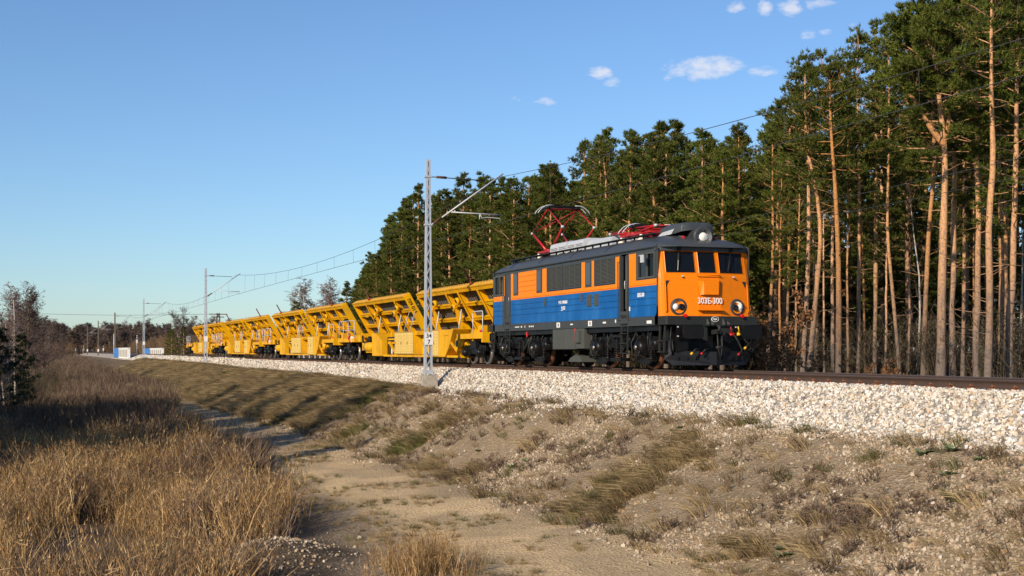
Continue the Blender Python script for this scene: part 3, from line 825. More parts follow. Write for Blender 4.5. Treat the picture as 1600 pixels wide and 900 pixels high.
# noses: faceted fronts with three framed windscreens, leaning back above the waist
PLAN = [(-1.40,.20),(-1.40,-.03),(-1.388,-.09),(-1.345,-.145),(-1.27,-.185),(-.33,-.345),(.33,-.345),(1.27,-.185),(1.345,-.145),(1.388,-.09),(1.40,-.03),(1.40,.20)]
def lean(z): return 0.095*max(0, min(z, 2.55)-1.47) + 0.235*max(0, z-2.55)
def nose_pt(i, z):
    x, y = PLAN[i]
    if 0 < i < 11:
        y = y + lean(z) * (1.0 if 2 < i < 9 else (0.85 if i in (2, 9) else 0.55))
        x = x * (1 - 0.012 * max(0, z - 2.0))
    return Vector((x, y, z))
def nose(flip):
    def T(p):
        p = Vector(p)
        return p if not flip else Vector((-p.x, BL - p.y, p.z))
    mb = MB(); gm = MB()
    zs = [1.47, 1.75, 2.05, 2.35, 2.55, 2.63, 3.24, 3.27]
    for i in range(11):
        tgt = gm if i in (0, 10) else mb
        if i in (4, 5, 6):
            for za, zb in zip(zs[:5], zs[1:5]):
                tgt.poly([T(nose_pt(i, za)), T(nose_pt(i+1, za)), T(nose_pt(i+1, zb)), T(nose_pt(i, zb))])
        else:
            tgt.grid([[T(nose_pt(i, z)), T(nose_pt(i+1, z))] for z in zs], smooth=True)
            for q in range(len(tgt.sm)-7, len(tgt.sm)): tgt.sm[q] = (i not in (0, 10))
    # weld the rounded corners so that they shade smoothly
    o = mb.build('front_panel' if not flip else 'rear_panel', M['orange'], loco)
    gm.build('corner_post', M['grey'], loco)
    fr = MB()
    for i, (u0, u1) in ((4, (0.07, 0.955)), (5, (0.09, 0.91)), (6, (0.045, 0.93))):
        a0, a1, b0, b1 = nose_pt(i, 2.55), nose_pt(i+1, 2.55), nose_pt(i, 3.27), nose_pt(i+1, 3.27)
        def Q(u, v): return a0*(1-u)*(1-v) + a1*u*(1-v) + b0*(1-u)*v + b1*u*v
        nrm = (a1 - a0).cross(b0 - a0).normalized()
        if nrm.y > 0: nrm = -nrm
        v0, v1 = 0.15, 0.955
        us, vs = [0, u0, u1, 1], [0, v0, v1, 1]
        for p in range(3):
            for q in range(3):
                if p == 1 and q == 1: continue
                fr.poly([T(Q(us[p], vs[q])), T(Q(us[p+1], vs[q])), T(Q(us[p+1], vs[q+1])), T(Q(us[p], vs[q+1]))])
        c = [Q(u0, v0), Q(u1, v0), Q(u1, v1), Q(u0, v1)]
        ins = [p - nrm*0.035 for p in c]
        outp = [p + nrm*0.012 for p in c]
        big = [Q(u0-0.02, v0-0.025), Q(u1+0.02, v0-0.025), Q(u1+0.02, v1+0.02), Q(u0-0.02, v1+0.02)]
        rb = MB()
        for k in range(4):
            j = (k+1) % 4
            fr.poly([T(c[k]), T(c[j]), T(ins[j]), T(ins[k])])
            rb.poly([T(big[k]), T(big[j]), T(outp[j]), T(outp[k])])
            rb.poly([T(outp[k]), T(outp[j]), T(ins[j]+nrm*0.01), T(ins[k]+nrm*0.01)])
        g = MB(); g.poly([T(p) for p in ins])
        w = g.build('windscreen', M['glass'], loco)
        rb.build('rubber_seal', M['orange'], w)
        s2 = MB()
        ins2 = [p + nrm*0.004 for p in ins]
        cen = sum(ins2, Vector())/4
        for k in range(4):
            j = (k+1) % 4
            s2.poly([T(ins2[k]), T(ins2[j]), T(ins2[j].lerp(cen, 0.05)), T(ins2[k].lerp(cen, 0.05))])
        s2.build('gasket', M['rubber'], w)
        if i != 5 and not flip:
            wp = MB(); top = Q(0.5, 0.99) + nrm*0.06
            lo = Q(0.42 if i == 4 else 0.33, 0.22) + nrm*0.03
            wp.tube([T(top + nrm*0.03 + Vector((0,0,0.05))), T(top), T(top.lerp(lo, 0.5) + nrm*0.02)], 0.012, 5)
            wp.bar(T(top.lerp(lo, 0.15)+nrm*0.0), T(lo), 0.02, 0.02)
            wp.box(*[v for pr in zip(T(top)-Vector((.05,.03,.02)), T(top)+Vector((.05,.03,.10))) for v in pr])
            wp.build('wiper', M['black'], loco)
    fr.build('windscreen_frame', M['orange'], o)
    # grey fascia over the windows, following the plan
    fa = MB(); rows = []
    for z, e in ((3.262, 0.004), (3.262, 0.05), (3.40, 0.05), (3.44, 0.0)):
        rows.append([T(nose_pt(i, 3.27) + Vector((PLAN[i][0]*e*0.5, -e if 0 < i < 11 else 0, z - 3.27))) for i in range(12)])
    fa.grid(rows, smooth=False); fa.build('fascia', M['roof'], loco)
    # sill beam under the orange
    bm_ = MB(); pts = [(-1.40, 0.2), (-1.40, -0.46), (-1.36, -0.52), (1.36, -0.52), (1.40, -0.46), (1.40, 0.2)]
    bm_.prism([T((p[0], p[1], 0)).to_2d() for p in pts], 'z', 1.235, 1.468)
    bm_.build('buffer_beam', M['frame'], loco)
    return T, o
T, front = nose(False)
nose(True)

# roof
def roof_w(y):
    e = min(y + 0.26, BL + 0.26 - y)
    e = max(e, 0)
    return (1 - max(0, 1 - e/0.5)**2.2 * 0.42), (max(0.0, 1 - (1 - min(1, e/2.3))**2.1)) ** 0.62
rf = MB(); rows = []
st = [-0.26, -0.22, -0.15, -0.05, 0.1, 0.3, 0.6, 1.0, 1.5, 2.1] + [3, 4, 5, 6, 7, 8, 9, 10, 11] + [BL - q for q in (2.1, 1.5, 1.0, .6, .3, .1, -.05, -.15, -.22, -.26)]
for y in st:
    w, h = roof_w(y)
    rows.append([(-1.43*w*math.cos(t), y if abs(math.cos(t)) < .95 else y, 3.365 + 0.475*h*math.sin(t)) for t in [math.pi*i/18 for i in range(19)]])
rf.grid(rows); rf.build('roof', M['roof'], loco)
gt = MB()
for sx in (-1, 1):
    gt.bar((sx*1.425, 0.1, 3.365), (sx*1.425, BL-0.1, 3.365), 0.03, 0.03)
gt.build('gutter', M['frame'], loco)
for y in (3.6, 6.4, 9.2, 12.0):            # roof joint straps
    s = MB(); s.grid([[(-1.438*math.cos(t), y+q, 3.365+0.486*math.sin(t)) for t in [math.pi*i/14 for i in range(1, 14)]] for q in (-0.035, 0.035)])
    s.build('roof_strap', M['frame'], loco)
for sx in (-1, 1):                          # walkway boards on brackets
    s = MB(); s.box(sx*0.98-0.11, sx*0.98+0.11, 0.9, BL-0.9, 3.80, 3.825)
    for y in np.arange(1.2, BL-1, 0.62): s.box(sx*0.98-0.02, sx*0.98+0.02, y-0.02, y+0.02, 3.62, 3.80)
    s.build('roof_walkway', M['frame'], loco)
# louvred silver covers (resistor housings) on the roof
def cover(y0, y1, zt):
    mb = MB()
    prof = [(-0.74, 3.74), (-0.74, zt-0.14), (-0.70, zt-0.05), (-0.56, zt), (0.56, zt), (0.70, zt-0.05), (0.74, zt-0.14), (0.74, 3.74)]
    mb.prism(prof, 'y', y0, y1)
    o = mb.build('resistor_housing', M['silver'], loco)
    s = MB(); half = (y1-y0)/2
    for k in range(2):
        a, b = y0 + k*half + 0.06, y0 + (k+1)*half - 0.06
        for i in range(5):
            z = 3.80 + i*0.05
            for sx in (-1, 1):
                x = sx*0.742
                s.hexa([(x, a, z), (x, b, z), (x+sx*0.03, b, z-0.01), (x+sx*0.03, a, z-0.01), (x, a, z+0.028), (x, b, z+0.028), (x+sx*0.03, b, z+0.0), (x+sx*0.03, a, z+0.0)])
    s.build('louvres', M['silver'], o)
cover(8.35, 9.85, 4.19); cover(6.9, 8.28, 4.17)
s = MB(); s.prism([(-0.62, 3.74), (-0.62, 3.98), (-0.5, 4.08), (0.5, 4.08), (0.62, 3.98), (0.62, 3.74)], 'y', 4.9, 6.85); s.build('roof_hatch', M['silver'], loco)
s = MB(); s.lathe([(0, 0.0), (0.0, 0.42), (0.12, 0.40), (0.25, 0.22), (0.28, 0.0)], (0, 13.2, 3.74), (0, 0, 1), 14); s.box(-0.9, -0.5, 13.0, 13.35, 3.60, 3.80); s.build('roof_ventilator', M['roof'], loco)
ins_pts = []
def insulators(y0, y1):
    for x in (-0.62, 0.62):
        for y in (y0, y1):
            s = MB(); s.lathe([(0, .05), (0, .09), (.03, .10), (.05, .06), (.07, .11), (.10, .11), (.115, .06), (.14, .12), (.17, .12), (.185, .05), (.24, .05)], (x, y, 3.70), (0, 0, 1), 10)
            s.build('insulator', M['ceramic'], loco)
# pantographs
def panto(yc, raised):
    pr = MB()
    zb = 3.98
    for x in (-0.62, 0.62): pr.bar((x, yc-0.75, zb), (x, yc+0.75, zb), 0.07, 0.06)
    for y in (-0.75, -0.3, 0.3, 0.75): pr.bar((-0.62, yc+y, zb), (0.62, yc+y, zb), 0.06, 0.05)
    pr.cyl((-0.5, yc-0.28, zb+0.06), (0.5, yc-0.28, zb+0.06), 0.045); pr.cyl((-0.5, yc+0.28, zb+0.06), (0.5, yc+0.28, zb+0.06), 0.045)
    pr.cyl((0.1, yc-0.25, zb+0.02), (0.1, yc+0.6, zb+0.02), 0.07)
    p = pr.build('pantograph', M['red'], loco)
    zk, zt, yk = (4.72, 5.46, 1.46) if raised else (4.13, 4.18, 1.62)
    a = MB(); j = MB()
    for sy in (-1, 1):
        for sx in (-1, 1):
            kx = sx*0.58
            a.cyl((sx*0.50, yc + sy*0.28, zb+0.06), (kx, yc + sy*yk, zk), 0.055 if raised else 0.045, 0.028, n=8)
            a.cyl((kx, yc + sy*yk, zk), (sx*0.56, yc + sy*0.03, zt), 0.022, 0.020, n=6)
            j.cyl((kx-0.05, yc + sy*yk, zk), (kx+0.05, yc + sy*yk, zk), 0.04, n=8)
        a.cyl((-0.58, yc + sy*yk, zk), (0.58, yc + sy*yk, zk), 0.018, n=6) if not raised else None
        a.cyl((-0.58, yc + sy*yk, zk), (0.56, yc + sy*0.03, zt), 0.014, n=5)
    a.cyl((-0.56, yc, zt), (0.56, yc, zt), 0.03, n=8)
    if not raised:
        for q in (-1.0, -0.5, 0.5, 1.0): a.bar((-0.6, yc+q, 4.09), (0.6, yc+q, 4.09), 0.04, 0.03)
    a.build('arm', M['red'], p); j.build('knuckle', M['silver'], p)
    h = MB(); zz = zt + 0.09
    for sy in (-0.16, 0.16):
        h.bar((-0.58, yc+sy, zz), (0.58, yc+sy, zz), 0.05, 0.04)
        h.bar((-0.55, yc+sy, zz-0.02), (-0.55, yc, zt-0.02), 0.03, 0.05); h.bar((0.55, yc+sy, zz-0.02), (0.55, yc, zt-0.02), 0.03, 0.05)
    h.cyl((-0.56, yc-0.2, zz-0.05), (-0.56, yc+0.2, zz-0.05), 0.05); h.cyl((0.56, yc-0.2, zz-0.05), (0.56, yc+0.2, zz-0.05), 0.05)
    h.build('contact_strip', M['black'], p)
    hn = MB()
    for sy in (-0.16, 0.16):
        for sx in (-1, 1):
            hn.tube([(sx*q, yc+sy, zz+e) for q, e in ((0.40, .03), (0.58, .03), (0.70, .0), (0.82, -.07), (0.92, -.17), (0.98, -.26))], 0.016, 6)
    hn.build('horn', M['silver'], p)
    insulators(yc-0.7, yc+0.7)
panto(10.55, True)
panto(3.45, False)
s = MB()                                     # roof bus bar
s.tube([(0.3, 2.6, 4.05), (0.3, 4.4, 4.14), (0.3, 6.9, 4.16)], 0.018, 6); s.tube([(-0.3, 9.9, 4.2), (-0.2, 10.6, 4.05)], 0.018, 6)
s.build('roof_cable', M['black'], loco)

# front fittings
hl = MB()                                    # large headlight on the brow
hl.lathe([(0, 0.06), (0.05, 0.17), (0.5, 0.245), (0.78, 0.285), (0.80, 0.305), (0.90, 0.305), (0.93, 0.29), (0.93, 0.235)], (0.0, 0.93, 3.69), (0, -1, -0.03), 24)
o = hl.build('headlight', M['grey'], loco)
q = MB(); q.lathe([(0.93, 0.235), (0.86, 0.21), (0.74, 0.13), (0.68, 0.02)], (0.0, 0.93, 3.69), (0, -1, -0.03), 24); q.build('reflector', M['mirror'], o)
q = MB(); q.lathe([(0.88, 0.125), (0.905, 0.10), (0.915, 0.0)], (0.0, 0.93, 3.69), (0, -1, -0.03), 20); q.build('lens', M['lens'], o)
vs = MB(); rows = []                         # air-intake hood behind it
for y, w, h, z0 in ((2.0, 0.02, 0.05, 3.80), (1.95, 0.36, 0.17, 3.80), (1.75, 0.50, 0.27, 3.80), (1.3, 0.54, 0.31, 3.80), (0.75, 0.53, 0.31, 3.80), (0.42, 0.50, 0.27, 3.83), (0.40, 0.48, 0.25, 3.84), (0.41, 0.02, 0.02, 3.9)):
    rows.append([(-w*math.copysign(abs(math.cos(t))**0.45, math.cos(t)), y, z0 + h*abs(math.sin(t))**0.45) for t in [math.pi*i/16 for i in range(17)]])
vs.grid(rows); vs.build('intake_hood', M['roof'], loco)
q = MB(); q.hexa([(-0.565, 1.75, 3.79), (-0.52, 1.75, 3.79), (-0.52, 0.9, 3.79), (-0.565, 0.9, 3.79), (-0.56, 1.5, 3.88), (-0.52, 1.5, 3.88), (-0.52, 0.7, 3.93), (-0.56, 0.7, 3.93)]); q.build('hood_side_plate', M['silver'], loco)
for sx in (-1, 1):
    q = MB(); q.cyl((sx*0.50, 0.55, 3.68), (sx*0.50, 0.28, 3.66), 0.05); q.cyl((sx*0.50, 0.6, 3.55), (sx*0.5, 0.5, 3.72), 0.03)
    o = q.build('marker_lamp', M['grey'], loco); q = MB(); q.cyl((sx*0.50, 0.285, 3.66), (sx*0.50, 0.262, 3.66), 0.04); q.build('lens', M['redlight'], o)
    # low twin headlights in round housings
    yh = -0.25
    c = (sx*0.86, yh+0.30, 1.72); ax = (sx*0.10, -1, 0)
    hl = MB(); hl.lathe([(0, 0.24), (0.18, 0.245), (0.29, 0.235), (0.31, 0.22), (0.31, 0.17)], c, ax, 24)
    for g in range(4):
        t = g*math.pi/2 + 0.4
        hl.cyl((c[0]+sx*.03+0.2*math.cos(t), yh-0.01, 1.72+0.2*math.sin(t)), (c[0]+sx*.03+0.2*math.cos(t), yh-0.03, 1.72+0.2*math.sin(t)), 0.016, n=6)
    o = hl.build('headlight', M['grey'], loco)
    q = MB(); q.lathe([(0.31, 0.17), (0.27, 0.165), (0.24, 0.0)], c, ax, 24); q.build('reflector', M['mirror'], o)
    cx = c[0] + sx*0.03
    q = MB(); q.lathe([(0, 0.0), (0.02, 0.09), (0.10, 0.085), (0.10, 0.06), (0.07, 0.0)], (cx + sx*(-0.07)+0.0, yh+0.06, 1.72), (0, -1, 0), 14); q.build('tail_lamp', M['rubber' if sx < 0 else 'dark'], o)
    q = MB(); q.lathe([(0, 0.09), (0.05, 0.095), (0.09, 0.05), (0.10, 0.0)], (cx + sx*0.09 if sx > 0 else cx - 0.09, yh+0.06, 1.72), (0, -1, 0), 14); q.build('lens', M['lens'], o)
    q = MB(); q.cyl((sx*0.86, -0.50, 1.485), (sx*0.86, -0.62, 1.47), 0.045); q.build('red_reflector', M['redlight'], loco)
    q = MB(); q.tube([(sx*1.25, -0.10, 2.36), (sx*1.25, -0.145, 2.35), (sx*1.25, -0.155, 2.32), (sx*1.25, -0.225, 1.62), (sx*1.25, -0.215, 1.59), (sx*1.25, -0.17, 1.58)], 0.014, 6); q.build('grab_rail', M['orange'], loco)
    q = MB(); q.cyl((sx*0.78, -0.20, 2.55), (sx*0.78, -0.25, 2.56), 0.025); q.build('washer_nozzle', M['silver'], loco)
q = MB()
bx = [(-0.36, -0.29, 2.44), (0.36, -0.29, 2.44), (0.29, -0.32, 2.04), (-0.29, -0.32, 2.04)]
ft = [(-0.20, -0.36, 2.43), (0.27, -0.36, 2.43), (0.24, -0.395, 2.06), (-0.20, -0.395, 2.06)]
q.poly(ft)
for k in range(4):
    j = (k+1) % 4; q.poly([bx[k], bx[j], ft[j], ft[k]])
q.build('front_box', M['orange'], loco)
q = MB(); q.prism([(-0.30, 1.63), (-0.46, 1.625), (-0.46, 1.64), (-0.30, 1.665)], 'x', -0.38, 0.40); q.build('front_ledge', M['orange'], loco)
q = MB(); q.tube([(-0.34, -0.23, 2.585), (-0.34, -0.30, 2.585), (0.34, -0.30, 2.585), (0.34, -0.23, 2.585)], 0.013, 6); q.build('grab_rail', M['orange'], loco)
q = MB(); q.tube([(-0.12, 0.0, 2.62), (-0.12, 0.02, 2.70)], 0.05, 8); q.lathe([(0, 0.0), (.03, .05), (.08, .06), (.13, .04), (.15, 0)], (-0.15, 0.0, 2.68), (0, 0, 1), 10); q.build('cab_ornament', M['white'], loco)
text_obj('number_lettering', '303E-300', 0.235, M['white'], loco, (0.0, -0.352, 1.815), '-y', 0.84, 0.003, tilt=-0.095, thick=0.003)
text_obj('number_lettering', '303E-300', 0.155, M['white'], loco, (-HW-0.008, 1.09, 2.035), '-x', 0.78, 0.004)
text_obj('number_lettering', '91 51 1140 080-0', 0.145, M['white'], loco, (-HW-0.008, 6.98, 2.035), '-x', 0.72, 0.004)
text_obj('number_lettering', 'PL-KLS', 0.155, M['white'], loco, (-HW-0.008, 6.95, 1.845), '-x', 0.72, 0.004)
q = MB(); q.box(-HW-0.010, -HW-0.006, 6.98, 7.16, 1.815, 1.83); q.build('lettering_underline', M['white'], loco)
for y, w, z, hgt in ((0.55, 0.30, 1.32, 0.085), (11.35, 0.42, 1.36, 0.03), (10.9, .1, 1.36, .05), (10.55, .03, 1.36, .08), (10.1, .08, 1.36, .05), (9.92, .08, 1.36, .05), (9.74, .08, 1.36, .05), (6.25, 0.20, 1.36, 0.04), (3.65, 0.22, 1.365, 0.05), (2.83, .06, 1.39, .09)):
    q = MB(); q.box(-HW-0.008, -HW+0.001, y-w/2, y+w/2, z-hgt/2, z+hgt/2); q.build('data_plate', M['white'], loco)
for y in (7.4, 4.75):
    q = MB(); q.box(-HW-0.008, -HW+0.001, y-0.14, y+0.14, 1.28, 1.44); o = q.build('data_plate', M['white'], loco)
    q = MB(); q.box(-HW-0.012, -HW-0.007, y-0.05, y+0.02, 1.31, 1.41); q.build('plate_mark', M['black'], o)
q = MB(); q.box(-HW-0.01, -HW+0.001, 1.80, 1.87, 1.66, 1.79); q.build('data_plate', M['white'], loco)
q = MB(); q.lathe([(0, 0.10), (0.012, 0.10)], (0.06, -0.52, 1.385), (0, -1, 0), 24); q.lathe([(0.012, 0.10), (0.016, 0.10), (0.016, 0.085), (0.012, 0.085)], (0.06, -0.52, 1.385), (0, -1, 0), 24)
for v in q.v[:]: pass
q.v = [(0.06 + (v[0]-0.06)*1.15, v[1], 1.385 + (v[2]-1.385)*0.75) for v in q.v]
o = q.build('maker_plate', M['white'], loco)
q = MB(); q.lathe([(0, 0.083), (0.018, 0.083), (0.018, 0.0)], (0.06, -0.52, 1.385), (0, -1, 0), 24); q.v = [(0.06 + (v[0]-0.06)*1.15, v[1], 1.385 + (v[2]-1.385)*0.75) for v in q.v]; q.build('plate_field', M['frame'], o)
text_obj('plate_lettering', 'PESA', 0.07, M['white'], o, (0.06, -0.5395, 1.36), '-y', 0.8, 0.002)

# buffers, coupling, hoses, plough - both ends
def end_gear(flip):
    def T(p):
        p = Vector(p); return p if not flip else Vector((-p.x, BL - p.y, p.z))
    def tb(pts, r, n=6): return [T(p) for p in pts], r, n
    for sx in (-1, 1):
        b = MB(); x = sx*0.875
        b.cyl(T((x, -0.50, 1.03)), T((x, -0.86, 1.03)), 0.13, 0.115); b.cyl(T((x, -0.86, 1.03)), T((x, -1.04, 1.03)), 0.085)
        c1, c2 = T((x-0.24, -0.54, 0.86)), T((x+0.24, -0.52, 1.235)); b.box(min(c1.x,c2.x), max(c1.x,c2.x), min(c1.y,c2.y), max(c1.y,c2.y), .86, 1.235)
        o = b.build('buffer', M['black'], loco)
        h = MB(); pl = [(-.30, -.12), (-.24, -.18), (.24, -.18), (.30, -.12), (.30, .12), (.24, .18), (-.24, .18), (-.30, .12)]
        ya, yb = T((0, -1.04, 0)).y, T((0, -1.09, 0)).y
        h.prism([(T((x+p[0], 0, 0)).x, 1.03+p[1]) for p in pl], 'y', min(ya, yb), max(ya, yb)); h.build('buffer_head', M['black'], o)
        bo = MB()
        for q in (-0.2, 0.2):
            for z in (0.92, 1.17): bo.cyl(T((x+q, -0.535, z)), T((x+q, -0.57, z)), 0.022, n=6)
        bo.build('bolt', M['silver'], o)
    hk = MB(); hk.bar(T((0, -0.5, 1.03)), T((0, -0.82, 1.05)), 0.09, 0.12); hk.tube(*tb([(0, -0.82, 1.05), (0, -0.90, 1.10), (0, -0.88, 1.18), (0, -0.80, 1.20)], 0.05))
    hk.tube(*tb([(0.16, -0.72, 1.05), (0.16, -0.74, 0.6), (0.12, -0.72, 0.30)], 0.022)); hk.tube(*tb([(0.02, -0.72, 1.05), (0.04, -0.74, 0.6), (0.12, -0.72, 0.30)], 0.022))
    hk.cyl(T((-0.02, -0.73, 0.62)), T((0.20, -0.73, 0.62)), 0.04)
    hk.build('screw_coupling', M['frame'], loco)
    for x in (-0.20, -0.06, 0.28, 0.42):
        b = MB(); p = [T((x, -0.52, 1.24)), T((x, -0.66, 1.24)), T((x, -0.64, 1.27)), T((x, -0.53, 1.40 if x in (-0.20, 0.28) else 1.33))]
        p2 = [v + Vector((0.03, 0, 0)) for v in p]
        b.poly(p); b.poly(p2)
        for k in range(4): b.poly([p[k], p[(k+1)%4], p2[(k+1)%4], p2[k]])
        b.build('step_bracket', M['box_grey'], loco)
    pk = MB(); c1, c2 = T((-0.30, -0.60, 1.225)), T((0.55, -0.50, 1.245)); pk.box(min(c1.x,c2.x), max(c1.x,c2.x), min(c1.y,c2.y), max(c1.y,c2.y), 1.20, 1.233)
    c1, c2 = T((-0.33, -0.535, 0.80)), T((-0.18, -0.50, 1.23)); pk.box(min(c1.x,c2.x), max(c1.x,c2.x), min(c1.y,c2.y), max(c1.y,c2.y), 0.80, 1.2)
    c1, c2 = T((0.22, -0.53, 0.80)), T((0.62, -0.50, 1.2)); pk.box(min(c1.x,c2.x), max(c1.x,c2.x), min(c1.y,c2.y), max(c1.y,c2.y), 0.80, 1.2)
    pk.build('coupler_pocket', M['frame'], loco)
    # brake hoses: red and yellow taps with black hose
    for x, zt, mt, hx, hz in ((0.55, 0.98, 'red', 0.70, 0.45), (0.78, 0.99, 'yellowhose', 0.90, 0.62), (-0.55, 0.80, 'yellowhose', -0.72, 0.47), (-0.30, 0.80, 'red', -0.42, 0.47)):
        b = MB(); b.tube(*tb([(x, -0.56, zt), (x+0.05, -0.66, zt-0.06), (x+0.11, -0.72, zt-0.2), (hx+0.08, -0.73, hz+0.10), (hx, -0.72, hz)], 0.03, 8))
        o = b.build('brake_hose', M['rubber'], loco)
        b = MB()
        if zt > 0.9: b.box(*[v for pr in zip(Vector(map(min, T((x-.05,-.60,zt-.05)), T((x+.05,-.52,zt+.05)))), Vector(map(max, T((x-.05,-.60,zt-.05)), T((x+.05,-.52,zt+.05))))) for v in pr]); b.tube(*tb([(x, -0.58, zt), (x-0.06, -0.64, zt+0.12), (x-0.08, -0.64, zt+0.2)], 0.018)); b.tube(*tb([(x-.09, -0.6, zt-.02), (x+.09, -0.6, zt+.0)], 0.035))
        b.cyl(T((hx, -0.72, hz)), T((hx-0.06, -0.73, hz-0.03)), 0.036, 0.028)
        b.build('hose_tap', M[mt], o)
    # plough: two angled blades
    for sx in (-1, 1):
        b = MB()
        a = [(sx*1.30, -0.20, 0.80), (sx*1.30, -0.20, 0.30), (sx*1.10, -0.30, 0.14), (0.0, -0.72, 0.14), (0.0, -0.72, 0.50), (sx*0.62, -0.50, 0.52), (sx*1.08, -0.34, 0.50), (sx*1.12, -0.3, 0.82)]
        A = [T(p) for p in a]; Bk = [T((p[0], p[1]+0.03, p[2])) for p in a]
        b.poly(A); b.poly(Bk)
        for k in range(8): b.poly([A[k], A[(k+1)%8], Bk[(k+1)%8], Bk[k]])
        for u in (0.15, 0.35, 0.55, 0.8):
            p = Vector((sx*1.15, -0.30, 0.30)).lerp(Vector((0, -0.72, 0.30)), u); b.cyl(T(p), T(p+Vector((0, -0.02, 0))), 0.02, n=6)
            p.z = 0.38; b.bar(T(p+Vector((0,-.02,0))), T(p+Vector((0,-.02,-.06))), 0.04, 0.012)
        b.build('plough_blade', M['plough'], loco)
    # dark equipment boxes behind the beam
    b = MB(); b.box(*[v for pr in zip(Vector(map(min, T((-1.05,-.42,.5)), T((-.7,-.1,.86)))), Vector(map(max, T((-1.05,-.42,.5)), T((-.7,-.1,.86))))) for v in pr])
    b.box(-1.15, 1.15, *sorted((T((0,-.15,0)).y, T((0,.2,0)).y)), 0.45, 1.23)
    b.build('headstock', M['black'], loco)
    # corner steps
    for sx in (-1, 1):
        b = MB()
        for yy in (-0.30, 0.0): b.bar(T((sx*1.33, yy, 1.24)), T((sx*1.36, yy, 0.48)), 0.04, 0.05, up=(0, 1, 0))
        for z in (0.50, 0.80): b.bar(T((sx*1.35, -0.30, z)), T((sx*1.35, 0.0, z)), 0.16, 0.03)
        b.build('corner_step', M['frame'], loco)
        b = MB(); b.tube(*tb([(sx*1.2, -0.42, 1.2), (sx*1.26, -0.48, 0.9), (sx*1.22, -0.44, 0.6), (sx*1.1, -0.30, 0.42)], 0.03, 7)); b.build('jumper_cable', M['rubber'], loco)
end_gear(False); end_gear(True)

